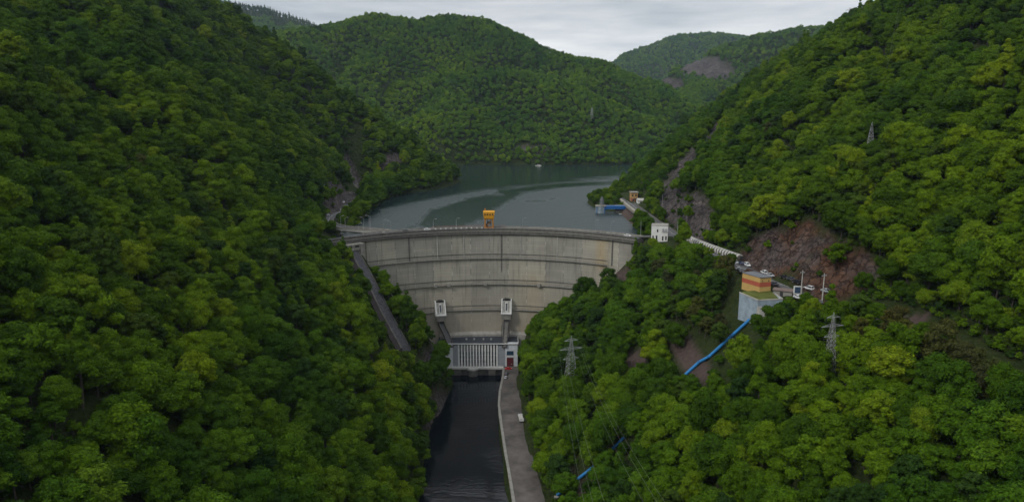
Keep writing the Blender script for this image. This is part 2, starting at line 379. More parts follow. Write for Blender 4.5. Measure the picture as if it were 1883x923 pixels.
def leaf_mat(name, cols, trans=.17):
    m = Mat(name, .7, .06)
    oi = m.new('ShaderNodeObjectInfo')
    base = m.ramp(oi.outputs['Random'], cols)
    ln = m.new('ShaderNodeTexNoise'); ln.inputs['Scale'].default_value = .011; ln.inputs['Detail'].default_value = 4; m.l.new(oi.outputs['Location'], ln.inputs[0])
    zone = m.ramp(ln.outputs[0], [(.36, (.66, .80, 1.2)), (.5, (1, 1, 1)), (.64, (1.35, 1.2, .8))])
    c = m.mix(1.0, base, zone, 'MULTIPLY')
    geo = m.new('ShaderNodeNewGeometry')
    tw = m.noise(.9, 3, .6)
    c = m.mix(1.0, c, m.ramp(tw, [(.3, (.72, .76, .8)), (.7, (1.25, 1.2, 1.05))]), 'MULTIPLY')
    rnd = m.ramp(geo.outputs['Random Per Island'], [(0, (.72, .75, .75)), (1, (1.3, 1.26, 1.15))])
    c = m.mix(1.0, c, rnd, 'MULTIPLY')
    m.col(c)
    tr = m.new('ShaderNodeBsdfTranslucent'); m.l.new(m.mix(1.0, c, (1.3, 1.35, .6), 'MULTIPLY'), tr.inputs[0])
    ms = m.new('ShaderNodeMixShader'); ms.inputs[0].default_value = trans
    m.l.new(m.b.outputs[0], ms.inputs[1]); m.l.new(tr.outputs[0], ms.inputs[2]); m.l.new(ms.outputs[0], m.n['Material Output'].inputs[0])
    return m.m
LEAF = leaf_mat('broadleaf_foliage', [(0, (.028, .066, .003)), (.3, (.046, .098, .0035)), (.6, (.064, .126, .004)), (.9, (.086, .154, .005)), (1, (.12, .18, .008))])
LEAFD = leaf_mat('dark_foliage', [(0, (.018, .045, .008)), (.5, (.030, .066, .008)), (1, (.048, .085, .01))], .15)
LEAFB = leaf_mat('brownish_twigs', [(0, (.035, .038, .014)), (.5, (.05, .054, .016)), (1, (.06, .075, .018))], .1)
LEAF_LIT = leaf_mat('far_foliage_brightened', [(0, (.054, .122, .014)), (.3, (.068, .148, .014)), (.6, (.084, .172, .015)), (.9, (.104, .198, .016)), (1, (.13, .22, .018))])  # broadleaf green lightened: stronger daylight on the far hills is put into the colour
BARK = weathered('bark', (.06, .05, .04), .8, .4)

# ------------------------------------------------------------------ trees
def crown_np(seed, H, Rr, nl, nleaf, ls, low=.28, core=.78, conic=False):
    g = np.random.default_rng(seed); cz = H * (low + 1) / 2; hz = H * (1 - low) / 2
    L = []; ex = g.uniform(.8, 1.2, 2); big = g.uniform(0, 6.28)
    for i in range(nl):
        ph = 2.4 * i + g.uniform(-.7, .7); c = 1 - 1.7 * (i + .5) / nl + g.uniform(-.1, .1); c = min(1, max(-1, c)); sn = math.sqrt(max(0, 1 - c * c))
        f = g.uniform(.42, .88) * (1 + .18 * math.cos(ph - big)); rad = Rr * g.uniform(.2, .42) * (1.0 if not conic else (1.15 - .6 * (c + 1) / 2))
        k = sn * f if not conic else f * (1 - (c + 1) / 2 * .95)
        L.append((Rr * k * math.cos(ph) * ex[0], Rr * k * math.sin(ph) * ex[1], cz + hz * (c * (.6 + .3 * g.uniform())), rad))
    L.append((0, 0, cz * .95, Rr * .55)); L = np.array(L)
    # leaf clusters on the lobes' skins
    n = int(nleaf * 1.9); pr = L[:, 3] ** 2; li = g.choice(len(L), n, p=pr / pr.sum())
    d = g.normal(size=(n, 3)); d[:, 2] += .45; d /= np.linalg.norm(d, axis=1)[:, None]
    rr = L[li, 3] * (.72 + .62 * g.uniform(0, 1, n) ** 1.8); sq = np.array([1, 1, .66]); p = L[li, :3] + d * rr[:, None] * sq
    inside = np.zeros(n, bool)
    for q in L: inside |= (np.linalg.norm((p - q[:3]) / sq, axis=1) < q[3] * .74)
    p = p[~inside][:nleaf]; d = d[~inside][:nleaf]; n = len(p)
    nn = d + g.normal(size=(n, 3)) * .45 + np.array([0, 0, .35]); nn /= np.linalg.norm(nn, axis=1)[:, None]
    a = np.cross(nn, g.normal(size=(n, 3))); a /= np.linalg.norm(a, axis=1)[:, None]; b = np.cross(nn, a)
    s1 = (ls * g.uniform(.6, 1.35, n))[:, None]; s2 = s1 * g.uniform(.5, .9, n)[:, None]
    V = np.stack([p - a * s1, p + b * s2 - nn * s1 * .25, p + a * s1, p - b * s2 - nn * s1 * .25], 1).reshape(-1, 3)
    F = np.arange(n * 4).reshape(-1, 4)
    # opaque boughs inside each lobe
    bm = bmesh.new(); bmesh.ops.create_icosphere(bm, subdivisions=2 if core > 0 else 1, radius=1)
    iv = np.array([q.co[:] for q in bm.verts]); it = np.array([[q.index for q in f.verts] for f in bm.faces]); bm.free()
    CV = []; CF = []; o = len(V)
    if core > 0:
        for q in L:
            k = iv * (1 + .16 * g.normal(size=(len(iv), 1))) * sq * q[3] * core + q[:3]; CV.append(k); CF.append(it + o); o += len(k)
    return V, F, (np.concatenate(CV) if CV else np.zeros((0, 3))), (np.concatenate(CF) if CF else np.zeros((0, 3), int))
def crown_mesh(name, parts):
    V, F, CV, CF = parts; me = bpy.data.meshes.new(name)
    me.from_pydata(np.concatenate([V, CV]).tolist(), [], F.tolist() + CF.tolist()); return me
def trunk_mb(seed, H, Rr):
    g = random.Random(seed); m = MB(); b = Vector((0, 0, -2.5)); t = Vector((g.uniform(-.4, .4), g.uniform(-.4, .4), H * .7))
    m.tube([b, b.lerp(t, .35) + Vector((.15, 0, 0)), b.lerp(t, .7), t], [.36, .28, .2, .07], 7)
    for i in range(7):
        a = g.uniform(0, 6.28); z = H * g.uniform(.28, .6); L = Rr * g.uniform(.5, .8)
        p = Vector((t.x * .5, t.y * .5, z)); q = p + Vector((math.cos(a) * L, math.sin(a) * L, L * .7))
        m.tube([p, p.lerp(q, .5) + Vector((0, 0, -.2)), q], [.14, .09, .03], 5)
    return m
#        H   R   lobes leaves size low  material                      conic
KINDS = [(15, 5.8, 30, 7000, .36, .22, LEAF, False), (13, 5.2, 24, 6000, .34, .16, LEAF, False), (18, 5.4, 36, 7400, .36, .2, LEAF, False),
         (14, 6.6, 36, 7600, .37, .26, LEAF, False), (16, 4.5, 26, 5600, .33, .14, LEAFD, False), (15, 4.3, 22, 3600, .30, .14, LEAFB, False),
         (16, 5.0, 15, 6200, .36, .12, LEAF, False), (13, 6.0, 20, 6600, .38, .24, LEAF, False), (19, 4.6, 24, 6400, .34, .14, LEAF, True), (15, 6.4, 18, 6800, .38, .2, LEAF, False)]
HI = []
for i, (H, Rr, nl, nf, ls, low, mt, con) in enumerate(KINDS):
    cm = crown_mesh('tree_crown', crown_np(100 + i, H, Rr, nl, nf, ls, low, core=.78 if i != 5 else .0, conic=con)); cm.materials.append(mt)
    tmh = trunk_mb(i, H, Rr).mesh('tree_trunk'); tmh.materials.append(BARK); HI.append((cm, tmh))
def lib_mesh(name, parts, mt, seed, H, Rr):
    V, F, CV, CF = parts; t = trunk_mb(seed, H, Rr); n = len(V) + len(CV); me = bpy.data.meshes.new(name)
    fs = F.tolist() + CF.tolist(); k = len(fs); fs += [[n + i for i in f] for f in t.f]
    me.from_pydata(np.concatenate([V, CV]).tolist() + [list(q) for q in t.v], [], fs); me.materials.append(mt); me.materials.append(BARK)
    me.polygons.foreach_set('material_index', [0] * k + [1] * (len(fs) - k)); return me
def library(name, specs):
    c = bpy.data.collections.new(name)
    for i, me in enumerate(specs):
        o = bpy.data.objects.new('%s_%02d' % (name, i), me); c.objects.link(o)
    return c
LIB_NEAR = library('near_tree', [lib_mesh('broadleaf_tree', crown_np(200 + i, H, Rr, nl, int(nf * .8), ls * 1.1, low, core=.78 if i != 5 else 0, conic=con), mt, i, H, Rr)
                                 for i, (H, Rr, nl, nf, ls, low, mt, con) in enumerate(KINDS)])
BUSH = [(4.5, 2.6, 8, 900, .3, .0), (3.2, 2.2, 7, 700, .28, .0)]
LIB_BUSH = library('bush', [lib_mesh('bush', crown_np(300 + i, H, Rr, nl, nf, ls, low), (LEAF, LEAFD)[i], i, H, Rr) for i, (H, Rr, nl, nf, ls, low) in enumerate(BUSH)])
LIB_FAR = library('far_tree', [lib_mesh('distant_tree', crown_np(400 + i, H, Rr, 14, 1100, .7, low, core=.8), LEAF_LIT if mt is LEAF else mt, i, H, Rr)
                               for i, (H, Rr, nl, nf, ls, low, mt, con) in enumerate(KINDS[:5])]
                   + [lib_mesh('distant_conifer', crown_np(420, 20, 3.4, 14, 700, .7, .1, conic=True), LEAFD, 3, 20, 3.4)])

def scatter_nodes(coll):
    ng = bpy.data.node_groups.new('scatter', 'GeometryNodeTree')
    ng.interface.new_socket('Geometry', in_out='INPUT', socket_type='NodeSocketGeometry'); ng.interface.new_socket('Geometry', in_out='OUTPUT', socket_type='NodeSocketGeometry')
    N = ng.nodes; L = ng.links; gi = N.new('NodeGroupInput'); go = N.new('NodeGroupOutput')
    ip = N.new('GeometryNodeInstanceOnPoints'); ci = N.new('GeometryNodeCollectionInfo'); ci.inputs[0].default_value = coll
    ci.inputs['Separate Children'].default_value = True; ci.inputs['Reset Children'].default_value = True
    ip.inputs['Pick Instance'].default_value = True
    def at(n, t):
        q = N.new('GeometryNodeInputNamedAttribute'); q.data_type = t; q.inputs[0].default_value = n
        return [o for o in q.outputs if o.enabled and o.name == 'Attribute'][0]
    L.new(gi.outputs[0], ip.inputs['Points']); L.new(ci.outputs[0], ip.inputs['Instance'])
    L.new(at('kind', 'INT'), ip.inputs['Instance Index']); L.new(at('rot', 'FLOAT_VECTOR'), ip.inputs['Rotation']); L.new(at('size', 'FLOAT_VECTOR'), ip.inputs['Scale'])
    L.new(ip.outputs[0], go.inputs[0]); return ng
def scatter(name, pts, kind, rot, size, coll, **tg):
    me = bpy.data.meshes.new(name); me.vertices.add(len(pts)); me.vertices.foreach_set('co', np.asarray(pts, np.float32).ravel())
    a = me.attributes.new('kind', 'INT', 'POINT'); a.data.foreach_set('value', np.asarray(kind, np.int32))
    a = me.attributes.new('rot', 'FLOAT_VECTOR', 'POINT'); a.data.foreach_set('vector', np.asarray(rot, np.float32).ravel())
    a = me.attributes.new('size', 'FLOAT_VECTOR', 'POINT'); a.data.foreach_set('vector', np.asarray(size, np.float32).ravel())
    o = link(name, me); md = o.modifiers.new('scatter', 'NODES'); md.node_group = scatter_nodes(coll); tag(o, kind='stuff', **tg); return o

# ---- where nothing grows: roads, buildings, water, dam, rock
ROAD = [(106,640),(99.5,600),(98,550),(98,466),(99,424),(101.5,400),(105,365),(107,350),(109.5,330),(112,305),(117,287),(127,263),(133,235),(136,205),(138,150),(138,60),(138,-100)]
ROADL = [(-80,431),(-95,437),(-112,447),(-124,464),(-130,490),(-131,530),(-135,570),(-144,620),(-152,670),(-161,722),(-168,760)]
def dist_poly(x, y, P):
    d = np.full(x.size, 1e9)
    for a, b in zip(P[:-1], P[1:]):
        dx, dy = b[0] - a[0], b[1] - a[1]; t = np.clip(((x - a[0]) * dx + (y - a[1]) * dy) / (dx * dx + dy * dy), 0, 1)
        d = np.minimum(d, np.hypot(x - a[0] - t * dx, y - a[1] - t * dy))
    return d
CLEAR = [(102,284,15),(100,270,11),(112,290,9),(112,276,8),(87,402,10),(81,410,8),(97,405,8),(80,557,15),(100,575,9),(-100,420,9),(-108,430,14),(-96,410,7),(122,270,8)]
PEN = [(97,276,-14),(57,268,-50),(18,262,-84)]
def ok_tree(x, y, z, margin=0.0):
    ok = np.ones(x.size, bool)
    ok &= dist_poly(x, y, ROAD) > 6.3 + margin; ok &= dist_poly(x, y, ROADL) > 6.2 + margin
    ok &= dist_poly(x, y, [(p[0], p[1]) for p in CHUTE]) > 5.2 + margin
    for cx, cy, r in CLEAR: ok &= np.hypot(x - cx, y - cy) > r + margin * .6
    ok &= ~((x > -3) & (x < 10) & (y > 120) & (z < -84)); ok &= z > np.where(y > 425, -6.6, np.where(x < -20, -90.5, -85.6))
    rd = np.hypot(x - DC[0], y - DC[1]); arc = (y > 380) & (rd > 121 - margin) & (rd < 136 + margin) & (x > -108) & (x < 80); ok &= ~arc
    ok &= ~((x > -52) & (x < 9) & (y > 412) & (y < 445))
    ok &= ~((rd >= 121) & (y > 400) & (x > -104) & (x < 84) & (z < -5))
    return ok
def jitter(x0, x1, y0, y1, step, seed):
    g = np.random.default_rng(seed); a, b = np.meshgrid(np.arange(x0, x1, step), np.arange(y0, y1, step)); b = b + (np.arange(a.shape[1]) % 2)[None, :] * step * .5
    a = a.ravel() + g.uniform(-.38, .38, a.size) * step; b = b.ravel() + g.uniform(-.38, .38, b.size) * step; return a, b, g
def in_view(x, y, z, m=120):
    u, v, d = proj(x, y, z + 6); return (d > 20) & (u > -m) & (u < 1883 + m) & (v > -m - 60) & (v < 923 + m + 60)

# near and middle valley
x, y, g = jitter(-470, 470, 70, 1050, 5.7, 11)
z = hs(x, y); k = in_view(x, y, z) & ok_tree(x, y, z); x, y, z = x[k], y[k], z[k]
rm = rock_masks(x, y, z); k = (rm.max(0) < .35) | (g.random(x.size) < .05); x, y, z = x[k], y[k], z[k]
u, v, d = proj(x, y, z + 8)
n = x.size; g = np.random.default_rng(5)
OPEN = [(1348,480,1425,533,325), (1420,508,1480,534,286), (1470,520,1560,554,268), (1550,540,1585,570,232), (1362,500,1408,574,262), (1190,410,1233,444,395), (1150,366,1200,415,440), (1195,395,1245,432,400),
        (1240,424,1290,452,372), (1290,446,1345,472,345), (835,600,955,688,414), (596,404,720,436,440), (1088,372,1162,396,548), (1158,352,1186,386,585), (622,376,648,396,500), (634,352,656,380,560), (652,330,672,352,640),
        (1036,612,1064,695,331), (1512,568,1536,668,230), (1592,220,1604,285,340), (1248,622,1312,668,300,271), (1236,652,1270,690,298,271), (1200,685,1240,712,298,271), (1145,648,1172,676,320), (925,676,955,760,400), (930,740,985,923,262),
        (1376,596,1390,612,268), (1340,612,1376,638,266), (1303,636,1345,672,264), (1276,676,1302,694,262), (1120,814,1136,832,262), (1054,846,1092,886,258), (1022,876,1062,916,255), (700,470,712,500,380), (655,442,706,492,425), (762,650,782,700,352), (780,700,800,745,332), (796,740,820,784,318)]
for i in range(9): cu_, cv_ = 656 + 10.2 * i, 462 + 21.5 * i; OPEN.append((cu_ - 7, cv_ - 12, cu_ + 7, cv_ + 12, 404 - i * 4))
def screens(x, y, z, sc, hh, rr):
    uu, vv, dd = proj(x, y, z + hh * .55 * sc); ru = rr * sc * FPX / dd; rv = hh * .42 * sc * FPX / dd; bad = np.zeros(x.size, bool)
    for u0, v0, u1, v1, Y, *Y0 in OPEN:
        bad |= (y < Y) & (y > (Y0[0] if Y0 else 0)) & (uu + ru * .8 > u0) & (uu - ru * .8 < u1) & (vv + rv > v0) & (vv - rv < v1)
    return bad
kind = g.choice(5, n, p=[.28, .23, .22, .22, .05])
zn = fbm(x / 38, y / 38, 2, 77)
kind = np.where((zn < -.45) & (g.random(n) < .5), 4, kind)
def ell(cu, cv, a, b): return ((u - cu) / a) ** 2 + ((v - cv) / b) ** 2 < 1
kind = np.where((ell(1270, 500, 95, 45) | ell(1330, 560, 55, 50)) & (x > 60) & (g.random(n) < .6), np.where(g.random(n) < .6, 5, 4), kind)
kind = np.where((ell(1790, 660, 120, 50) | ell(1640, 590, 70, 26)) & (g.random(n) < .8), 5, kind)
kind = np.where((ell(240, 330, 60, 20) | ell(380, 300, 30, 30) | ell(1390, 230, 30, 20)) & (g.random(n) < .5), 5, kind)
sc = .48 + .68 * g.beta(1.9, 2.3, n)
near_road = np.minimum(dist_poly(x, y, ROAD), dist_poly(x, y, ROADL)); sc = np.where(near_road < 10, sc * .62, sc)
sc = np.where((x < 0) & (np.abs(np.hypot(x - DC[0], y - DC[1]) - 122) < 22) & (y > 375) & (z < -8), sc * .75, sc); edge = (x > 0) & (np.abs(np.hypot(x - DC[0], y - DC[1]) - 128) < 22) & (y > 380) & (z < 0); sc = np.where(edge, sc * .62, sc)
sc = np.where(np.hypot(x - 85, y - 620) < 70, sc * .45, sc)
hz = g.uniform(.78, 1.3, n)
bad = screens(x, y, z, sc, 15.0, 5.0); sc2 = sc * .5; bad2 = screens(x, y, z, sc2, 15.0, 5.0); sc = np.where(bad & ~bad2 & (sc2 > .3), sc2, sc); keep = ~(bad & bad2)
x, y, z, u, v, d, kind, sc, hz = (q[keep] for q in (x, y, z, u, v, d, kind, sc, hz)); n = x.size
rotz = g.uniform(0, 6.28, n); tx = g.normal(0, .05, n); ty = g.normal(0, .05, n)
# a few young trees standing close in front of the pipe and the headworks
for uu_, vv2_, s_0 in ((1098, 862, .42), (1108, 850, .45), (1118, 842, .4), (1256, 716, .5), (1268, 708, .42), (1245, 728, .5), (1412, 604, .5), (1424, 596, .5), (1436, 588, .5), (1318, 668, .34), (1350, 640, .3)):
    q_ = hit(uu_, vv2_); q_.y -= 3; q_.z = float(hs(q_.x, q_.y)); pu, pv, pd = proj(q_.x, q_.y, q_.z + 8)
    x, y, z, u, v, d, kind, sc, hz = (np.append(a_, b_) for a_, b_ in ((x, q_.x), (y, q_.y), (z, q_.z), (u, pu), (v, pv), (d, pd), (kind, 1), (sc, s_0), (hz, 1.0)))
n = x.size
rotz = g.uniform(0, 6.28, n); tx = g.normal(0, .05, n); ty = g.normal(0, .05, n)
kind0 = kind.copy(); kind = np.where((kind < 4) & (g.random(n) < .45), kind + 6, kind)
# the trees that show largest are single objects, the rest is the forest
inside = (u > -25) & (u < 1908) & (v > 0) & (v < 940)
order = np.argsort(-(sc / d) * inside)[:296]
single = np.zeros(n, bool); single[order] = True
P = np.stack([x, y, z], 1); Ro = np.stack([tx, ty, rotz], 1); Sz = np.stack([sc, sc, sc * hz], 1)
left = x < 0
for nm, lb, sel in (('left_bank_forest', 'dense broadleaf forest over the whole left side of the valley', left), ('right_bank_forest', 'dense broadleaf forest over the right side of the valley around the road', ~left)):
    q = sel & ~single
    scatter(nm, P[q], kind[q], Ro[q], Sz[q], LIB_NEAR, label=lb, cat='forest')
WHAT = ['round mid green tree', 'small compact green tree', 'tall domed green tree', 'wide lumpy green tree', 'narrow dark green tree', 'sparse brownish tree']
for i in np.nonzero(single)[0]:
    kd = int(kind[i]); k0_ = int(kind0[i]); uu, vv_ = u[i], v[i]
    if x[i] < 0: wh = ['at the photo\'s left edge', 'mid way between left edge and river', 'on the slope above the river'][min(2, int(uu // 280))]
    else: wh = ['just above the riverside road', 'left of the lattice pylon', 'below the lattice pylon', 'near the photo\'s right edge'][min(3, max(0, int((uu - 950) // 235)))]
    row = 'on the bottom row' if vv_ > 830 else 'low on the slope' if vv_ > 720 else 'half way up' if vv_ > 560 else 'high up'
    o = empty('broadleaf_tree', (x[i], y[i], z[i]), 0, '%s %s, %s' % (WHAT[k0_], wh, row), 'tree', '%ss %s, %s' % (WHAT[k0_], wh, row))
    o.rotation_euler = (tx[i], ty[i], rotz[i]); o.scale = (sc[i], sc[i], sc[i] * hz[i])
    cm, tk = HI[kd]; link('crown', cm, (), o); link('trunk', tk, (), o)

# undergrowth in the gaps and along the roads and banks
x, y, g = jitter(-300, 300, 90, 760, 4.6, 31); z = hs(x, y); k = in_view(x, y, z, 30) & ok_tree(x, y, z, -1.3) & (g.random(x.size) < .75); x, y, z = x[k], y[k], z[k]
rm = rock_masks(x, y, z); k = (rm.max(0) < .2) | (g.random(x.size) < .14); x, y, z = x[k], y[k], z[k]
k = ~((np.hypot(y - 269, 0) < 4) & (x > 14) & (x < 100)); x, y, z = x[k], y[k], z[k]; k = ~screens(x, y, z, np.full(x.size, .9), 4.0, 2.4); x, y, z = x[k], y[k], z[k]; n = x.size
s_ = g.uniform(.5, 1.15, n)
scatter('undergrowth', np.stack([x, y, z], 1), g.integers(0, 2, n), np.stack([0 * x, 0 * x, g.uniform(0, 6.28, n)], 1), np.stack([s_, s_, s_], 1), LIB_BUSH, label='green bushes and undergrowth between the trees', cat='undergrowth')
x, y, g = jitter(100, 175, 110, 290, 3.0, 35); z = hs(x, y); k = ok_tree(x, y, z, -1.0); x, y, z = x[k], y[k], z[k]
k = (rock_masks(x, y, z)[:2].max(0) < .3) & ~screens(x, y, z, np.full(x.size, .7), 4.0, 2.4); x, y, z = x[k], y[k], z[k]; n = x.size; s_ = g.uniform(.4, 1.0, n)
scatter('roadside_scrub', np.stack([x, y, z], 1), g.integers(0, 2, n), np.stack([0 * x, 0 * x, g.uniform(0, 6.28, n)], 1), np.stack([s_, s_, s_], 1), LIB_BUSH, label='low green scrub on the banks of the hillside road', cat='scrub')
# hills behind the lake
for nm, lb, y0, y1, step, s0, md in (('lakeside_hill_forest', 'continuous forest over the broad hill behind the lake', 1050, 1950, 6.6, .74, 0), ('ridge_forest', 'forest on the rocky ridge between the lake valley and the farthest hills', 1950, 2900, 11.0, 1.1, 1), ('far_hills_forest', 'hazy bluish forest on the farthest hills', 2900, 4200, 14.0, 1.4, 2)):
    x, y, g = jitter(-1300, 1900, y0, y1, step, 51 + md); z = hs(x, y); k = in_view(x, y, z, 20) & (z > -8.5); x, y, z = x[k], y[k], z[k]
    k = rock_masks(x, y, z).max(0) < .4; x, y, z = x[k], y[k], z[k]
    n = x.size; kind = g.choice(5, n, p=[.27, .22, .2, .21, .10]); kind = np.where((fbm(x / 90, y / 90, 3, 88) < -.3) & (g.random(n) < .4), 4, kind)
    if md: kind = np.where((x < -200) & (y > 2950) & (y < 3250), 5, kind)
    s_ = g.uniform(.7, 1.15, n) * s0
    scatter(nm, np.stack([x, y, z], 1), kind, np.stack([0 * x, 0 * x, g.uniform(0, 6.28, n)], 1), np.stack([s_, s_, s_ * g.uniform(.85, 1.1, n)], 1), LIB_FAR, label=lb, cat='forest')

# ------------------------------------------------------------------ water
def water_mat(name, deep, bump_s, rough_lo, rough_hi, scale, band=True):
    m = Mat(name, .1, .5); m.b.inputs['IOR'].default_value = 1.33
    m.col(deep)
    if name == 'lake_water':
        at = m.new('ShaderNodeAttribute', attribute_name='ruffled'); patch = at.outputs['Fac']
    else:
        big = m.noise(.012, 3, .5, stretch=(1.0, 1.6, 1)); patch = m.ramp(big, [(.44, 0.), (.56, 1.)])
    m.l.new(m.math('MULTIPLY_ADD', patch, rough_hi - rough_lo, rough_lo), m.b.inputs['Roughness'])
    wv = m.noise(scale, 4, .6, stretch=(1, 2.0, 1)); fine = m.noise(scale * 4, 2, .6, stretch=(1, 1.8, 1))
    h = m.math('MULTIPLY', m.math('ADD', wv, m.math('MULTIPLY', fine, .35)), m.math('MULTIPLY_ADD', patch, .85, .15) if band else 1.0)
    m.bump(h, bump_s, 1.0)
    return m.m
LAKE = water_mat('lake_water', (.016, .03, .031), .9, .06, .34, .14)
RIVER = water_mat('river_water', (.004, .006, .009), .35, .05, .12, .22)
def arc(r, a0, a1, n):
    return [(DC[0] + r * math.sin(R(a0 + (a1 - a0) * i / n)), DC[1] + r * math.cos(R(a0 + (a1 - a0) * i / n))) for i in range(n + 1)]
AL, AR = -44.5, 42.5
def flat(name, poly, z, mat, kind='structure'):
    me = bpy.data.meshes.new(name); bm = bmesh.new(); vs = [bm.verts.new((p[0], p[1], z)) for p in poly]; f = bm.faces.new(vs)
    if f.normal.z < 0: f.normal_flip()
    bm.normal_update()
    if f.normal.z < 0: bmesh.ops.reverse_faces(bm, faces=bm.faces)
    bmesh.ops.triangulate(bm, faces=bm.faces); bm.to_mesh(me); bm.free()
    return tag(link(name, me, mat), kind=kind)
SHORE = arc(130, AL, AR, 24) + [(84, 440), (110, 520), (130, 640), (200, 760), (260, 900), (300, 1010), (470, 1250), (470, 1400), (-500, 1400), (-400, 1010), (-260, 920), (-150, 790), (-140, 700), (-124, 640), (-121, 500), (-119, 452), (-106, 425)]
lake = flat('lake_water', SHORE, -6, LAKE)
bm = bmesh.new(); bm.from_mesh(lake.data)
for q_ in list(range(420, 1180, 10)): bmesh.ops.bisect_plane(bm, geom=bm.verts[:] + bm.edges[:] + bm.faces[:], plane_co=(0, q_, 0), plane_no=(0, 1, 0))
for q_ in list(range(-150, 260, 6)): bmesh.ops.bisect_plane(bm, geom=bm.verts[:] + bm.edges[:] + bm.faces[:], plane_co=(q_, 0, 0), plane_no=(1, 0, 0))
bm.to_mesh(lake.data); bm.free()
wa = lake.data.attributes.new('ruffled', 'FLOAT', 'POINT'); nv_ = len(lake.data.vertices); co_ = np.empty(nv_ * 3); lake.data.vertices.foreach_get('co', co_); co_ = co_.reshape(-1, 3)
lu, lv, _ = proj(co_[:, 0], co_[:, 1], co_[:, 2])
# edge of the calm tongue that sweeps from the crest out to the far shore
up_e = np.interp(lu, [640, 700, 765, 800, 860, 920, 1000, 1080, 1170], [455, 450, 408, 384, 364, 350, 340, 335, 333]); lo_e = np.interp(lu, [640, 765, 830, 890, 930, 960, 1040, 1080, 1170], [460, 412, 425, 400, 372, 356, 343, 339, 335])
wob_ = 3.5 * fbm(co_[:, 0] / 30, co_[:, 1] / 30, 3, 12)
tongue = sst(-2, 2, lv + wob_ - up_e) * (1 - sst(-3, 5, lv + wob_ - lo_e))
shade_ = 1 - sst(-6, 14, lv + wob_ * 2 - np.interp(lu, [640, 760, 870, 900, 960, 1060, 1120, 1170], [400, 372, 352, 345, 338, 330, 322, 312]))
slick = np.exp(-((lv - np.interp(lu, [700, 780, 850, 890], [385, 372, 358, 352]) - 2) / 5) ** 2) * (lu > 690) * (lu < 920)
streak = np.exp(-((lv - np.interp(lu, [955, 1000, 1030], [371, 369, 362])) / 1.2) ** 2) * (lu > 955) * (lu < 1030)
ruf = np.clip(1 - .85 * tongue - .95 * shade_ + .7 * slick - .6 * streak, 0, 1)
wa.data.foreach_set('value', ruf.astype(np.float32))
flat('river_water', [(-60, -400), (-60, 300), (-60, 418.5), (-5, 418.5), (-3, 350), (4, 262), (4, 100), (4, -400)], -91, RIVER)

# ------------------------------------------------------------------ dam
def dam_mat():
    m = Mat('weathered_dam_concrete', .9, .2); uv = m.new('ShaderNodeUVMap', uv_map='face'); U = uv.outputs[0]
    sp = m.new('ShaderNodeSeparateXYZ'); m.l.new(U, sp.inputs[0]); s_, z_ = sp.outputs[0], sp.outputs[1]
    base = m.ramp(m.noise(.05, 5, .6, vec=U), [(.3, (.27, .258, .225)), (.7, (.365, .35, .305))])
    # each pour has a tone of its own
    cell = m.new('ShaderNodeTexWhiteNoise'); cmb = m.new('ShaderNodeCombineXYZ')
    m.l.new(m.math('FLOOR', m.math('DIVIDE', s_, 12.2)), cmb.inputs[0]); m.l.new(m.math('FLOOR', m.math('DIVIDE', z_, 17.0)), cmb.inputs[1]); m.l.new(cmb.outputs[0], cell.inputs[0])
    c = m.mix(1, base, m.ramp(cell.outputs[0], [(0, (.84, .85, .86)), (1, (1.12, 1.1, 1.04))]), 'MULTIPLY')
    cmb2 = m.new('ShaderNodeCombineXYZ'); m.l.new(m.math('FLOOR', m.math('DIVIDE', z_, 1.9)), cmb2.inputs[1]); m.l.new(m.math('FLOOR', m.math('DIVIDE', s_, 12.2)), cmb2.inputs[0])
    wn2 = m.new('ShaderNodeTexWhiteNoise'); m.l.new(cmb2.outputs[0], wn2.inputs[0])
    c = m.mix(1, c, m.ramp(wn2.outputs[0], [(0, (.93, .93, .94)), (1, (1.05, 1.05, 1.04))]), 'MULTIPLY')
    # lift lines and block joints
    def line(x, p, wd): return m.math('LESS_THAN', m.math('PINGPONG', x, p / 2), wd)
    lf = line(z_, 1.9, .07); c = m.mix(m.math('MULTIPLY', lf, .28), c, (.10, .10, .09))
    jt = line(s_, 12.2, .2); n = m.noise(.25, 5, .7, vec=U)
    c = m.mix(m.math('MULTIPLY', jt, .75), c, m.ramp(n, [(.42, (.10, .10, .09)), (.6, (.55, .53, .48))]))
    jt2 = line(s_, 4.07, .05); c = m.mix(m.math('MULTIPLY', jt2, .2), c, (.12, .12, .11))
    # run-off streaks, lime and rust
    st = m.noise(1, 6, .7, vec=U, stretch=(.55, .035, 1)); c = m.mix(m.ramp(st, [(.51, 0.), (.71, .58)]), c, (.075, .073, .066))
    st3 = m.noise(1, 6, .7, vec=U, stretch=(1.4, .06, 1)); c = m.mix(m.ramp(st3, [(.58, 0.), (.7, .35)]), c, (.55, .54, .48))
    sp2 = m.noise(.5, 6, .8, vec=U); c = m.mix(m.ramp(sp2, [(.66, 0.), (.74, .6)]), c, (.6, .58, .52))
    # damp foot of the wall is browner
    ft = m.ramp(m.math('MULTIPLY_ADD', z_, -.0145, m.math('MULTIPLY', n, .2)), [(.55, 0.), (1, .55)]); c = m.mix(ft, c, (.27, .235, .18))
    at = m.new('ShaderNodeAttribute', attribute_name='rust'); c = m.mix(m.math('MULTIPLY', at.outputs['Fac'], .55), c, (.40, .29, .13))
    m.col(c); m.bump(m.noise(1.2, 6, .7, vec=U), .3, .15)
    return m.m
DAMC = dam_mat()
CONC = weathered('concrete', (.26, .25, .225), .35, .35, .9, .2)
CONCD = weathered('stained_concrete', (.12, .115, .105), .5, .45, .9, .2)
CONCL = weathered('pale_concrete', (.42, .41, .38), .4, .3, .9, .2)
ASPH = weathered('asphalt', (.085, .085, .088), .25, .3, .9, .2)
ASPHD = weathered('dark_asphalt', (.045, .046, .05), .25, .3, .9, .2)
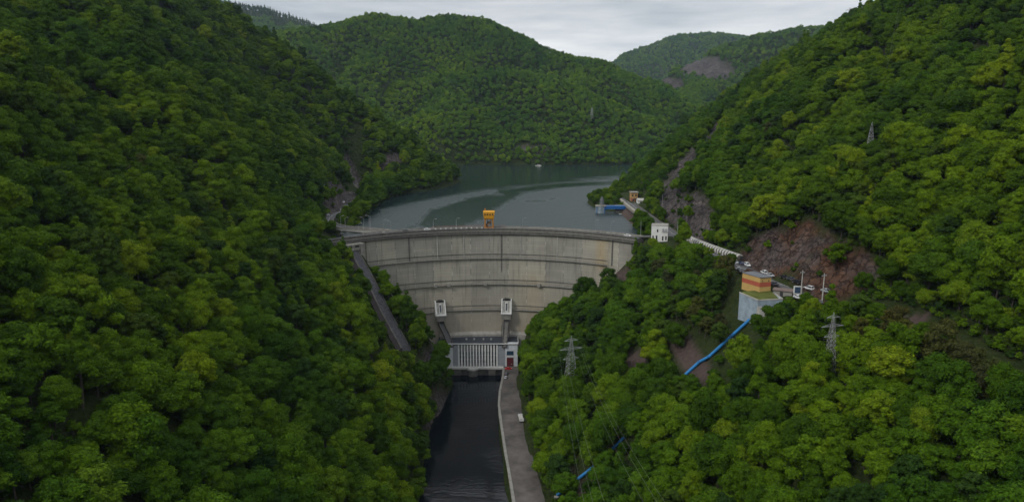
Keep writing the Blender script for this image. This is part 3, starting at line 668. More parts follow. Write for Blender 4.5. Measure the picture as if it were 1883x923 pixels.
LINE = weathered('road_paint', (.55, .55, .52), 1.5, .4)
STEEL = weathered('galvanised_steel', (.34, .35, .35), 1.2, .25, .5, .5, .4)
DSTEEL = weathered('dark_steel', (.05, .05, .052), 1.2, .3, .5, .5, .3)
GLASS = Mat('window_glass', .08, .8).col((.012, .016, .022)).m
WHITE = weathered('white_paint', (.62, .63, .62), .5, .25, .6)
def rd(z): return 128 - .045 * max(0, -z) + .0002 * z * z
ds = empty('arch_dam', (DC[0], DC[1] + 128, 0), 0, 'grey weathered concrete arch dam curving across the valley between lake and river', 'dam')
def local(mb, parent):
    o = parent.location; mb.v = [(a - o.x, b - o.y, c - o.z) for a, b, c in mb.v]; return mb
def ang_rng(a0, a1, n): return [a0 + (a1 - a0) * i / n for i in range(n + 1)]
def polar(r, a, z): return (DC[0] + r * math.sin(R(a)), DC[1] + r * math.cos(R(a)), z)
NA = 96; ZL = [-3.4, -8, -13, -19, -25, -31, -36, -42, -48, -53, -59, -65, -71, -78, -88]
m = MB(); A = ang_rng(AL, AR, NA)
for z in ZL:
    for a in A: m.v.append(polar(rd(z), a, z))
k = NA + 1
m.f += [(j*k+i, j*k+i+1, (j+1)*k+i+1, (j+1)*k+i) for j in range(len(ZL)-1) for i in range(NA)]; m.m += [0] * len(m.f)
b0 = len(m.v); ZU = [-3.4, -12, -40, -88]
for z in ZU:
    for a in A: m.v.append(polar(133.5 + .06 * -z, a, z))
fu = [(b0+j*k+i, b0+(j+1)*k+i, b0+(j+1)*k+i+1, b0+j*k+i+1) for j in range(3) for i in range(NA)]; m.f += fu; m.m += [0]*len(fu)
for i0 in (0, NA):                   # end faces
    f = [j*k+i0 for j in range(len(ZL))] + [b0+j*k+i0 for j in range(3, -1, -1)]; m.f.append(tuple(f)); m.m.append(0)
m.f += [(i, b0+i, b0+i+1, i+1) for i in range(NA)]; m.m += [0]*NA
wpos = list(m.v); local(m, ds); me = m.mesh('wall_face'); uvl = me.uv_layers.new(name='face')
ra = me.attributes.new('rust', 'FLOAT', 'POINT')
for i, p in enumerate(wpos):
    a = math.degrees(math.atan2(p[0] - DC[0], p[1] - DC[1])); s_ = R(a) * 128
    ra.data[i].value = max(0, 1 - abs((a - 32.2) / 2.6)) * (1 if -21 < p[2] < -3 else .2) + .35 * max(0, 1 - abs((a - 12) / 6)) * (p[2] < -30)
for lp in me.loops:
    p = wpos[lp.vertex_index]; a = math.atan2(p[0] - DC[0], p[1] - DC[1]); uvl.data[lp.index].uv = (a * 128 + 2.0, p[2] + 2.0)
link('wall_face', me, DAMC, ds)
def arcsweep(prof, a0, a1, n=60):     # prof: (radius, z); radius below the arc's is towards the viewer
    m = MB(); q = len(prof)
    for a in ang_rng(a0, a1, n):
        for r, z in prof: m.v.append(polar(r, a, z))
    m.f = [(i*q+j, (i+1)*q+j, (i+1)*q+(j+1)%q, i*q+(j+1)%q) for i in range(n) for j in range(q)] + [tuple(range(q)), tuple(n*q+j for j in range(q))[::-1]]
    m.m = [0]*len(m.f); return m
# crest beam, roadway, parapets
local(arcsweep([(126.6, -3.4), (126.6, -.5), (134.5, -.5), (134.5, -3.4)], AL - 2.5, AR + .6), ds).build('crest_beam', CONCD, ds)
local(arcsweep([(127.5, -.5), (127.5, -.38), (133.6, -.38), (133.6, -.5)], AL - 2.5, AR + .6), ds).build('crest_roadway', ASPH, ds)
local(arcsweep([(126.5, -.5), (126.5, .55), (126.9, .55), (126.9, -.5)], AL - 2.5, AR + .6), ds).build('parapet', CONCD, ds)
local(arcsweep([(134.0, -.5), (134.0, .75), (134.4, .75), (134.4, -.5)], AL + 8, AR + .6), ds).build('parapet', CONC, ds)
local(arcsweep([(126.42, -1.35), (126.42, -1.15), (126.6, -1.15), (126.6, -1.35)], AL - 2.5, AR + .6), ds).build('drip_moulding', CONCL, ds)
m = MB()
for a in ang_rng(AL + 1, AR - 1, 70): m.bar(polar(126.7, a, .5), polar(126.7, a, 1.1), .04)
for z in (1.1, .8):
    P = [polar(126.7, a, z) for a in ang_rng(AL, AR, 60)]; m.tube(P, .035, 4)
local(m, ds).build('handrail', STEEL, ds)
# inspection galleries on the face
for z, a0, a1 in ((-19, -40, 34), (-36, -31, 26.5), (-53, -24, 19)):
    r = rd(z); g_ = local(arcsweep([(r + .3, z - .3), (r - 1.2, z - .3), (r - 1.2, z), (r + .3, z)], a0, a1), ds).build('walkway', CONC, ds)
    m = MB()
    for h in (.55, 1.1): m.tube([polar(r - 1.14, a, z + h) for a in ang_rng(a0, a1, 60)], .05, 4)
    for a in ang_rng(a0, a1, 90): m.bar(polar(r - 1.14, a, z), polar(r - 1.14, a, z + 1.1), .035)
    local(m, ds).build('walkway_railing', DSTEEL, g_)
    m = MB(); zz = z + 2.6; m = arcsweep([(r + .3, zz), (r - .28, zz), (r - .28, zz + .18), (r + .3, zz + .18)], a0, a1)
    local(m, ds).build('drip_ledge', CONCD, g_)
for a, z in ((-17, -36), (-2.2, -36), (13.8, -36), (-27, -36), (-13, -36)):
    M = Matrix.Translation(polar(rd(z) - 1.2, a, z)) @ Matrix.Rotation(-R(a), 4, 'Z'); m = MB()
    m.box(-1.0, 1.0, -.8, 1.2, -.9, .9, M); local(m, ds).build('inspection_balcony', CONC, ds)
# dark drain pipes and pilasters at some joints
for a, z1, wd, mt in ((-38.0, -36, .38, CONCD), (-36.8, -34, .22, CONCD), (-24.2, -19, .4, CONCD), (-8.3, -19, .2, CONCL), (2.6, -19, .42, CONCD), (2.6, -28, .25, CONCD), (35.5, -19, .42, CONCD), (-16, -19, .2, CONCL), (8.1, -19, .2, CONCL), (19, -19, .2, CONCL), (41.5, -9, .4, CONCD), (-42.2, -19, .35, CONCD)):
    m = MB(); zs = [-3.4 + (z1 + 3.4) * i / 5 for i in range(6)]
    for i in range(5):
        a0_, a1_ = a - math.degrees(wd / 128), a + math.degrees(wd / 128)
        vs = [polar(rd(zs[i+1]) + .2, a0_, zs[i+1]), polar(rd(zs[i+1]) + .2, a1_, zs[i+1]), polar(rd(zs[i+1]) - .35, a1_, zs[i+1]), polar(rd(zs[i+1]) - .35, a0_, zs[i+1]),
              polar(rd(zs[i]) + .2, a0_, zs[i]), polar(rd(zs[i]) + .2, a1_, zs[i]), polar(rd(zs[i]) - .35, a1_, zs[i]), polar(rd(zs[i]) - .35, a0_, zs[i])]
        m.hexa(vs)
    local(m, ds).build('joint_rib', mt, ds)
# painted scrawl on the left end of the wall
m = MB(); Lm = [((0,0),(0,1.9)),((0,1.9),(1.0,1.7)),((1.0,1.7),(1.0,.2)),((1.0,1.6),(1.9,1.8)),((1.9,1.8),(1.9,.1)),((2.3,2.2),(2.9,2.2)),((2.9,2.2),(2.8,1.6))]
def on_face(s, z, off=.03): a = math.degrees(s / 128); return polar(rd(z) - off, a, z)
for (x0, z0), (x1, z1) in Lm:
    s0 = R(-40.6) * 128; m.bar(on_face(s0 + x0, -13 + z0), on_face(s0 + x1, -13 + z1), .09)
local(m, ds).build('painted_scrawl', WHITE, ds)

# foot ledge of the dam
m = arcsweep([(rd(-69) + 1, -88), (rd(-69) - 3.2, -88), (rd(-69) - 2.6, -69.2), (rd(-69) + 1, -67.4)], -16, 12, 30)
local(m, ds).build('foot_ledge', CONC, ds)

# ------------------------------------------------------------------ valve houses and their chutes
def valve_house(loc, rz, lb, twist):
    t = empty('valve_house', loc, rz, lb, 'valve house', 'valve houses on the foot of the dam')
    # local: x along the dam, -y towards the river
    m = MB(); m.hexa([(-3.0,-3.6,-4.4),(3.0,-3.6,-4.4),(3.2,2,-4.4),(-3.2,2,-4.4),(-3.2,-4.4,-.4),(3.2,-4.4,-.4),(3.2,2,-.4),(-3.2,2,-.4)]); m.build('bracket', CONC, t, bevel=.1)
    m = MB(); m.box(-3.5, 3.5, -4.7, 2, -.4, .25); m.build('floor_slab', WHITE, t)
    for s in (-1, 1):
        m = MB(); xa = 3.3 * s; xb = 2.7 * s
        m.hexa([(min(xa,xb),-4.5,.25),(max(xa,xb),-4.5,.25),(max(xa,xb),1.5,.25),(min(xa,xb),1.5,.25),(min(xa,xb),-1.2,8.6),(max(xa,xb),-1.2,8.6),(max(xa,xb),1.5,8.6),(min(xa,xb),1.5,8.6)]); m.build('side_wall', WHITE, t)
    m = MB(); m.hexa([(-2.7,-3.2,.25),(2.7,-3.2,.25),(2.7,1.4,.25),(-2.7,1.4,.25),(-2.7,-.6,7.6),(2.7,-.6,7.6),(2.7,1.4,7.6),(-2.7,1.4,7.6)]); m.build('front_wall', CONCL, t)
    f = MB(); f.hexa([(-.85,-3.12,1.2),(.85,-3.12,1.2),(.85,-2.6,1.2),(-.85,-2.6,1.2),(-.85,-1.12,6.6),(.85,-1.12,6.6),(.85,-.6,6.6),(-.85,-.6,6.6)]); fr = f.build('window', WHITE, t)
    f = MB(); f.hexa([(-.6,-3.08,1.6),(.6,-3.08,1.6),(.6,-2.6,1.6),(-.6,-2.6,1.6),(-.6,-1.4,6.2),(.6,-1.4,6.2),(.6,-.9,6.2),(-.6,-.9,6.2)]); f.build('pane', GLASS, fr)
    m = MB(); m.box(-1.6, 1.6, -1.4, 1.4, 8.62, 9.0); m.box(-2.7, 2.7, -.4, 1.5, 7.6, 8.3); m.build('roof', DSTEEL, t)
    m = MB()
    for q in (-1.6, -1.2, 1.2, 1.6): m.bar((q, -3.15, .6), (q, -.75, 7.4), .06)
    m.build('guide_rail', DSTEEL, t)
    return t
valve_house(polar(rd(-54) - 1.0, -15.8, -54.4), R(15.8), 'white framed valve house nearer the left end of the dam, dark slanting chute below', 0)
valve_house(polar(rd(-54) - 1.0, 4.2, -54.4), -R(4.2), 'white framed valve house above the grey door side of the power station', 0)
def trough(name, pts, wd, ht, mats, lb):
    t = empty(name, pts[0], 0, lb, 'chute', 'outlet chutes under the valve houses')
    P = [Vector(p) for p in pts]
    m = MB(); m.sweep(P, [(-wd/2, 0), (wd/2, 0), (wd/2, -.8), (-wd/2, -.8)]); local(m, t).build('bed', mats[0], t)
    for s in (-1, 1):
        m = MB(); m.sweep(P, [(s*wd/2, -1.2), (s*wd/2+.35*s, -1.2), (s*wd/2+.35*s, ht), (s*wd/2, ht)]); local(m, t).build('side_wall', mats[1], t)
    return t
trough('outlet_chute', [polar(rd(-58) - 2.2, -15.8, -59.2), (-44.5, 429, -63), (-41.5, 425, -67.5), (-39, 420.4, -72.6)], 3.2, 1.2, (DSTEEL, CONCD), 'dark slanting outlet chute running down beside the left end of the power station roof')
trough('outlet_chute', [polar(rd(-58) - 2.2, 4.2, -59.2), (-4.0, 431, -64), (-4.4, 426, -68), (-4.8, 420.3, -72.4)], 2.6, 1.0, (CONCD, DSTEEL), 'rusty steep outlet chute beside the pillars and the red door bay')
m = MB()
for s in (-1, 1):
    for (a, b) in (((-4 + 1.9*s, 434.5, -60), (-4 + 1.9*s, 434.0, -70)), ((-4 + 2.7*s, 432, -62), (-4.2 + 2.4*s, 425, -70))): m.bar(a, b, .18)
for i in range(7): m.bar((-6.2, 434 - i * 1.3, -61 - i * 1.35), (-2, 434 - i * 1.3, -61 - i * 1.35), .09)
o_ = [o for o in bpy.data.objects if o.name.startswith('outlet_chute')][-1]; local(m, o_).build('support_frame', DSTEEL, o_)

# ------------------------------------------------------------------ power station
PWX0, PWX1, PY = -47.5, 3.6, 421.5
ps = empty('power_station', (-21.5, PY, -86), 0, 'low power station with white vertical pillars at the foot of the dam', 'power station')
def P_(mb, name, mat, parent=ps, **k): return local(mb, ps).build(name, mat, parent, **k)
PGREY = weathered('grey_render', (.25, .265, .285), .3, .2); PWHITE = weathered('white_render', (.52, .55, .58), .3, .22)
m = MB(); m.box(-37.8, -34.6, PY, 436, -89, -72.2); m.box(-9.0, -4.4, PY, 436, -89, -72.2); P_(m, 'wall', PGREY)
m = MB(); m.box(-47.5, -37.8, PY - .4, 437, -89, -71.4); P_(m, 'wall', PWHITE)
wr = MB(); wr.box(-4.4, 3.6, PY - .4, 436, -89, -70.9); wr = P_(wr, 'wall', PWHITE)
m = MB(); m.box(-34.6, -9.0, PY + 1.0, 436, -89, -71.8); P_(m, 'rear_hall_wall', CONCD)
m = MB(); m.box(-34.6, -9.0, PY + .93, PY + 1.6, -84.6, -76.2); win = P_(m, 'window_band', GLASS)
m = MB()
for i in range(27): m.box(-34.6 + i * .97, -34.5 + i * .97, PY + .86, PY + .95, -84.6, -76.2)
for z in (-84.6, -81.8, -79, -76.3): m.box(-34.6, -9, PY + .84, PY + .97, z, z + .12)
P_(m, 'mullions', STEEL, win)
for i in range(14):
    xx_ = -34.5 + i * 1.88; m = MB(); m.box(xx_, xx_ + .95, PY - .35, PY + 1.0, -86, -71.3); P_(m, 'pillar', WHITE)
m = MB(); m.hexa([(-47.8,PY-.6,-71.6),(3.9,PY-.6,-71.6),(3.9,437,-71.2),(-47.8,437,-71.2),(-47.8,PY-.6,-71.0),(3.9,PY-.6,-71.0),(3.9,437,-70.5),(-47.8,437,-70.5)]); rf = P_(m, 'roof', weathered('roofing_felt', (.035, .04, .05), .3, .35, .85))
m = MB(); m.box(-47.9, 4.0, PY - .75, PY - .5, -71.2, -70.7); m.box(3.75, 4.0, PY - .5, 436, -71.0, -70.3); P_(m, 'edge_flashing', WHITE, rf)
m = MB()
for q in (-30, -25, -19, -14): m.box(q, q + 1.1, 428, 429.2, -70.7, -69.9)
P_(m, 'roof_vent', STEEL, rf)
m = MB(); m.box(-3.4, 1.0, PY - .55, PY - .3, -86, -80.2); dr = P_(m, 'door', weathered('dark_red_door', (.10, .012, .018), .8, .3))
m = MB(); [m.box(-3.4 + .88 * i, -3.33 + .88 * i, PY - .6, PY - .54, -86, -80.2) for i in range(1, 5)]; P_(m, 'door_ribs', DSTEEL, dr)
m = MB(); m.box(-3.4, 1.0, PY - .52, PY - .3, -78.6, -75.8); wd_ = P_(m, 'window', weathered('blue_glazing', (.02, .05, .085), .8, .2, .2, .6))
m = MB(); m.box(-3.6, 1.2, PY - .6, PY - .3, -79.6, -79.0); m.box(-3.65, -3.4, PY - .62, PY - .3, -86, -75.4); P_(m, 'door_frame', WHITE, dr)
m = MB(); m.box(-.6, .2, PY - .9, PY - .5, -84.6, -84.2); P_(m, 'handle', STEEL, dr)
# apron over the draft tubes, with its bowed middle bay
m = MB(); arcp = [(-24.9 + 3.6 * math.cos(t), 417.6 + 2.6 * math.sin(t)) for t in [math.pi + math.pi * i / 12 for i in range(13)]]
pl = [(-42, 421.4), (-42, 417.6), (-28.5, 417.6)] + arcp[1:-1] + [(-21.3, 417.6), (-5.4, 417.6), (-5.4, 421.4)]
m.prism(pl, -86.9, -86.0); P_(m, 'apron_slab', CONCL)
m = MB(); m.prism([(p[0], p[1] - (.0 if p[1] > 420 else .0)) for p in pl[1:-1]] + [(-5.4, 417.9), (-21, 417.9)] + [(a, b + .3) for a, b in arcp[::-1]] + [(-42, 417.9)], -86.0, -85.3); P_(m, 'apron_kerb', WHITE)
m = MB(); m.box(-41, -32.5, 418.4, 421.4, -95, -86.9); m.box(-15, -10.5, 418.0, 421.4, -95, -86.9); m.tube([(-24.9, 418.6, -95), (-24.9, 418.6, -86.9)], 3.3, 20); m.box(-41, -5.4, 421.0, 421.45, -95, -86.9); m.box(-31, -19, 419.6, 421.4, -95, -86.9); P_(m, 'draft_tube_pier', CONCD)
m = MB()
for q in np.arange(-41, -5, 1.9): m.bar((q, 417.75, -85.3), (q, 417.75, -84.4), .04)
m.bar((-41, 417.75, -84.4), (-28.4, 417.75, -84.4), .04); m.bar((-21.5, 417.75, -84.4), (-5.5, 417.75, -84.4), .04); P_(m, 'railing', STEEL)

# ------------------------------------------------------------------ riverside quay and service road
QP = [(-5.4,417.5,-86),(-5.9,400,-86),(-7.2,380,-86),(-7.4,360,-86),(-5.6,335,-86),(-3.2,305,-86),(-.4,275,-86),(1.6,250,-86),(3.2,225,-86),(3.6,180,-86),(3.6,60,-86)]
def road_strip(name, left_, right_, z, mat, n=0):
    m = MB(); k = len(left_)
    m.v = [(p[0], p[1], z) for p in left_] + [(p[0], p[1], z) for p in right_]; m.f = [(i, i+1, k+i+1, k+i) for i in range(k-1)]; m.m = [0]*(k-1); return tag(m.build(name, mat), kind='structure')
RE = [(4.3,421),(3.8,396),(4.2,372),(7.6,350),(8.2,330),(9.8,300),(12.6,275),(14.6,255),(15,225),(15,180),(15,60)]
road_strip('river_service_road', [(p[0]+.4, p[1]+(3.5 if i == 0 else 0)) for i, p in enumerate(QP)], RE, -85.94, weathered('worn_road', (.105, .095, .088), .12, .45, .95, .1))
qw = empty('quay_wall', QP[0], 0, 'long concrete quay wall with railing along the right bank of the river', 'quay wall')
m = MB(); m.sweep(QP, [(.0, -9), (1.1, -9), (1.1, 0), (.0, 0)]); m.v = [(a + .55 * 0, b, c) for a, b, c in m.v]
m2 = MB(); m2.sweep(QP, [(-.5, -9), (.25, -9), (.25, .1), (-.5, .1)]); local(m2, qw).build('wall', CONC, qw)
m = MB(); m.sweep(QP, [(-.75, .1), (.5, .1), (.5, .35), (-.75, .35)]); local(m, qw).build('coping', CONC, qw)
m = MB(); L_ = 0
for a, b in zip(QP[:-1], QP[1:]):
    a, b = Vector(a), Vector(b); n_ = max(1, int((b - a).length / 2.5))
    for i in range(n_): p = a.lerp(b, i / n_); m.bar(p + Vector((0, 0, .3)), p + Vector((0, 0, 1.4)), .05)
for h in (.85, 1.4): m.tube([(p[0], p[1], p[2] + h) for p in QP], .05, 4)
local(m, qw).build('railing', STEEL, qw)

# ------------------------------------------------------------------ spillway chute on the left bank
CP_ = [Vector(p) for p in CHUTE]; CP_ = [CP_[0] + (CP_[0] - CP_[1]) * .25] + CP_
sc_ = empty('spillway_chute', CP_[1], 0, 'long steep concrete spillway chute descending the wooded bank left of the dam', 'spillway chute')
m = MB(); m.sweep(CP_, [(-2.6, 0), (3.0, 0), (3.0, -1.5), (-2.6, -1.5)]); local(m, sc_).build('bed', weathered('grey_chute_bed', (.075, .075, .085), .8, .6), sc_)
m = MB(); m.sweep(CP_, [(-3.1, -2), (-2.6, -2), (-2.6, .7), (-3.1, .7)]); local(m, sc_).build('side_wall', CONCD, sc_)
m = MB(); m.sweep(CP_, [(3.0, -4), (6.6, -4), (6.6, .9), (4.0, 2.5), (3.0, 2.5)]); local(m, sc_).build('side_wall', weathered('wet_dark_wall', (.045, .036, .036), .5, .5), sc_)
m = MB(); m.sweep([p + Vector((0, 0, 2.6)) for p in CP_], [(3.05, 0), (4.1, 0), (4.1, .15), (3.05, .15)]); local(m, sc_).build('coping', CONCD, sc_)
# inlet block between the chute and the dam's end
ib = empty('spillway_inlet', (-95.9, 406.4, -12), R(43), 'concrete inlet block with a dark opening under the left end of the crest', 'spillway inlet')
m = MB(); m.box(-7.5, -4.2, -3.4, 4, -16, 8.4); m.box(4.2, 6.6, -3.4, 4, -20, 8.4); m.box(-4.2, 4.2, -3.0, 4, 4.6, 8.4); m.box(-4.2, 4.2, 1.4, 4, -8, 4.6); m.build('walls', CONC, ib)
m = MB(); m.box(-3.2, -.2, -3.12, -2.9, 6.4, 7.6); m.box(.6, 3.4, -3.12, -2.9, 6.4, 7.6); m.build('opening', DSTEEL, ib)
m = MB(); m.box(-4.2, 4.2, -2.4, 1.4, 4.2, 4.6); m.build('gate_beam', DSTEEL, ib)
m = MB(); m.box(-7.8, -7.2, -3.7, -3.0, -14, 8.4); m.box(-1.1, -.7, -3.25, -2.95, 4.6, 8.4); m.build('buttress', CONCL, ib)

# ------------------------------------------------------------------ roads
def ribbon(name, P, wd, z, mat, side=0):
    m = MB(); m.sweep([(p[0], p[1], z) for p in P], [(side - wd/2, 0), (side + wd/2, 0)], closed=False); return tag(m.build(name, mat), kind='structure')
def smooth(P, n=4):
    P = [Vector((p[0], p[1])) for p in P]; out = []
    for i in range(len(P) - 1):
        a, b, c, d = P[max(i-1, 0)], P[i], P[i+1], P[min(i+2, len(P)-1)]
        for j in range(n):
            t = j / n; out.append(.5 * ((2*b) + (c-a)*t + (2*a-5*b+4*c-d)*t*t + (3*b-a-3*c+d)*t**3))
    out.append(P[-1]); return [(p.x, p.y) for p in out]
RR = smooth(ROAD); RL = smooth(ROADL)
ribbon('hillside_road', RR, 7.6, .06, ASPH); ribbon('road_centre_line', RR, .14, .064 + .004, LINE)
ribbon('lakeside_road', RL[5:], 7.0, .06, ASPH); ribbon('road_centre_line', RL[5:], .14, .068, LINE)
ribbon('crest_junction_paving', [(76, 411), (86, 412), (97, 414)], 6, .05, ASPH)
rw = empty('roadside_wall', (98, 480, 0), 0, 'pale concrete roadside wall along the mountain side of the road beyond the white house', 'retaining wall')
side = [p for p in RR if 415 < p[1] < 592][::-1]
m = MB(); m.sweep([(p[0], p[1], 0) for p in side], [(-6.6, -.5), (-4.2, -.5), (-4.2, 1.5), (-4.9, 2.1), (-6.0, 2.1), (-6.6, 1.5)]); local(m, rw).build('wall', weathered('beige_wall', (.27, .255, .215), .3, .3), rw)
# masonry bank under the road on the lake side
bk = empty('lake_embankment', (92, 480, 0), 0, 'sloping masonry embankment between the road and the lake by the white house', 'embankment')
m = MB(); m.sweep([(p[0], p[1], 0) for p in side if p[1] > 408], [(3.9, .35), (4.4, .35), (10.5, -8), (3.9, -9)]); local(m, bk).build('slope', weathered('stone_pitching', (.13, .125, .11), .6, .45), bk)

# viaduct at the left end of the crest
va = empty('road_viaduct', (-112, 447, 0), 0, 'curved road viaduct joining the left end of the crest to the lakeside road', 'viaduct')
VP = [(p[0], p[1], 0) for p in smooth([(-78, 430), (-95, 437), (-112, 447), (-124, 464), (-129, 480)])]
m = MB(); m.sweep(VP, [(-3.8, -.1), (3.8, -.1), (3.8, -1.3), (2.6, -2.4), (-2.6, -2.4), (-3.8, -1.3)]); local(m, va).build('deck', CONCL, va)
m = MB(); m.sweep(VP, [(-3.2, -.094), (3.2, -.094), (3.2, -.04), (-3.2, -.04)]); local(m, va).build('roadway', ASPH, va)
for s in (-1, 1):
    m = MB(); m.sweep(VP, [(s*3.55-.15, -.1), (s*3.55+.15, -.1), (s*3.55+.15, .85), (s*3.55-.15, .85)]); local(m, va).build('parapet', CONC, va)
for i in (4, 8, 12):
    p = Vector(VP[i]); m = MB(); m.tube([(p.x, p.y, -30), (p.x, p.y, -2.4)], 1.0, 12); local(m, va).build('pier', CONCD, va)

# ------------------------------------------------------------------ gantry crane on the crest
YEL = weathered('yellow_paint', (.62, .30, .015), .7, .3, .6); ORG = weathered('worn_orange_paint', (.42, .17, .015), .7, .35, .6)
gc = polar(131.5, -1.0, -.38)
cr_ = empty('gantry_crane', gc, 0, 'yellow gantry crane with a windowed machine house standing on the middle of the dam crest', 'gantry crane')
for sx_ in (-1, 1):
    for sy_ in (-1, 1):
        m = MB(); m.hexa([(sx_*2.9-.45, sy_*1.9-.4, .5), (sx_*2.9+.45, sy_*1.9-.4, .5), (sx_*2.9+.45, sy_*1.9+.4, .5), (sx_*2.9-.45, sy_*1.9+.4, .5), (sx_*2.7-.4, sy_*1.7-.35, 6.6), (sx_*2.7+.4, sy_*1.7-.35, 6.6), (sx_*2.7+.4, sy_*1.7+.35, 6.6), (sx_*2.7-.4, sy_*1.7+.35, 6.6)]); m.build('leg', ORG, cr_)
for sy_ in (-1, 1):
    m = MB(); m.box(-3.6, 3.6, sy_*1.9-.45, sy_*1.9+.45, .35, .95); bg = m.build('wheel_beam', ORG, cr_)
    m = MB(); [m.tube([(q, sy_*1.9-.2, .35), (q, sy_*1.9+.2, .35)], .35, 12) for q in (-3, -1.9, 1.9, 3)]; m.build('wheels', DSTEEL, bg)
m = MB(); m.box(-3.6, 3.6, -2.1, -1.5, 6.2, 6.9); m.box(-3.6, 3.6, 1.5, 2.1, 6.2, 6.9); m.bar((-2.8, -1.9, 1), (2.7, -1.7, 6.2), .13); m.build('cross_frame', ORG, cr_)
m = MB(); m.hexa([(-3.5,-2.4,6.9),(3.5,-2.4,6.9),(3.5,2.4,6.9),(-3.5,2.4,6.9),(-4.0,-2.7,9.4),(4.0,-2.7,9.4),(4.0,2.7,9.4),(-4.0,2.7,9.4)]); m.box(-4.0, 4.0, -2.7, 2.7, 9.4, 11.0); mh = m.build('machine_house', YEL, cr_)
for q in (-2.75, -.95, .85, 2.65):
    m = MB(); m.box(q - .5, q + .5, -2.74, -2.6, 8.7 + .25, 9.9); m.build('window', GLASS, mh)
m = MB(); m.hexa([(-4.2,-2.9,11),(4.2,-2.9,11),(4.2,2.9,11),(-4.2,2.9,11),(-3.9,-.6,11.7),(3.9,-.6,11.7),(3.9,.6,11.7),(-3.9,.6,11.7)]); m.build('roof', YEL, cr_)
m = MB(); m.box(-3.2, -2.4, -.4, .4, 11.5, 13.0); m.bar((-2.8, 0, 13), (-2.8, 0, 13.9), .08)
for q in (-3.6, -1, 1.5, 3.6): m.bar((q, -2.6, 11), (q, -2.6, 12.1), .05)
m.bar((-3.6, -2.6, 12.1), (3.6, -2.6, 12.1), .05); m.build('roof_rail', ORG, cr_)
m = MB(); m.tube([(-1.1, 0, 3.9), (1.1, 0, 3.9)], .8, 14); m.box(-1.4, -1.1, -.9, .9, 2.8, 6.4); m.box(1.1, 1.4, -.9, .9, 2.8, 6.4); m.box(-2.5, -.9, -.5, .5, 1.2, 3.2); m.build('winch', DSTEEL, cr_)
cr_.scale = (.9, .9, 1.0)
rl = empty('crane_runway', polar(133, -6, 0), 0, 'low red and white runway barrier beside the yellow gantry crane', 'barrier')
m = MB()
for a in ang_rng(-17, 3.5, 26): m.bar(polar(133.4, a, -.38), polar(133.4, a, 1.5), .05)
m.tube([polar(133.4, a, 1.45) for a in ang_rng(-17, 3.5, 20)], .07, 4); local(m, rl).build('rail', weathered('faded_red', (.30, .10, .08), 1, .3), rl)
m = MB()
for a in ang_rng(-16, -3, 9): M = Matrix.Translation(polar(132.9, a, -.38)); m.box(-.5, .5, -.25, .25, 0, .7, M)
local(m, rl).build('barrier_block', WHITE, rl)

# ------------------------------------------------------------------ street lamps and poles
def lamp(loc, H, face, lb, lean=0, name='street_lamp', grp='street lamps and poles along the crest road'):
    t = empty(name, loc, face, lb, 'street lamp' if name == 'street_lamp' else 'pole', grp); t.rotation_euler[1] = lean
    m = MB(); m.tube([(0, 0, -.4), (0, 0, H * .6), (0, 0, H)], [.16, .12, .08], 8); m.build('pole', STEEL, t)
    if name == 'street_lamp':
        m = MB(); m.tube([(0, 0, H - .05), (.5, 0, H + .35), (1.6, 0, H + .5)], .06, 6); ar = m.build('arm', STEEL, t)
        m = MB(); m.hexa([(1.3,-.16,H+.38),(2.3,-.16,H+.42),(2.3,.16,H+.42),(1.3,.16,H+.38),(1.35,-.12,H+.58),(2.25,-.1,H+.54),(2.25,.1,H+.54),(1.35,.12,H+.58)]); m.build('lamp_head', CONCL, ar)
    return t
for (uu, vb, z0, H, face, nm, lb, lean) in (
    (627, 416, -.1, 6.5, 0, 'street_lamp', 'street lamp on the viaduct nearest the wooded bank', 0), (635, 418, -.1, 6, .2, 'street_lamp', 'street lamp on the viaduct, second from the wooded bank', 0),
    (660, 431, -.5, 6.6, 0, 'street_lamp', 'short street lamp on the crest left of the tall leaning pole', 0), (668, 434, -.5, 11, 3.4, 'street_lamp', 'tall leaning street lamp at the left end of the crest', -.06),
    (679.5, 425, -.5, 9.5, 3.1, 'street_lamp', 'street lamp standing right behind the tall straight mast', 0), (682, 432, -.5, 12, 0, 'mast', 'tall straight pale mast at the left end of the crest', 0),
    (705, 424, -.3, 6.6, 0, 'street_lamp', 'street lamp with curved arm where the viaduct meets the crest', 0), (719, 424.5, -.3, 6, 3.1, 'street_lamp', 'thin street lamp left of the black car on the crest', 0),
    (797, 421, -.38, 6, 0, 'street_lamp', 'thin street lamp on the lake side between white car and crane', 0), (839, 419.5, -.38, 6, 0, 'street_lamp', 'thin street lamp on the lake side just left of the crane barrier', 0),
    (961, 419, -.38, 6, 0, 'street_lamp', 'thin street lamp on the lake side, first right of the crane', 0), (1094.7, 423, -.38, 6, 0, 'street_lamp', 'thin street lamp on the crest left of the walking people', 0), (1123, 426, -.38, 6, 0, 'street_lamp', 'thin street lamp on the crest between the walking people', 0),
    (1178, 433, 0, 9, 0, 'pole', 'wooden pole at the right end of the crest', 0), (1245, 441, 0, 12, 0, 'pole', 'brown pole beside the white house, where the ribbed tunnel starts', 0),
    (1216.6, 405, 0, 18, 0, 'mast', 'very tall pale mast beside the road behind the white house', 0), (606, 414, 0, 6, 0, 'street_lamp', 'street lamp among the trees left of the viaduct', 0)):
    p = gp(uu, vb, z0); lamp(p, H, face, lb, lean, nm)
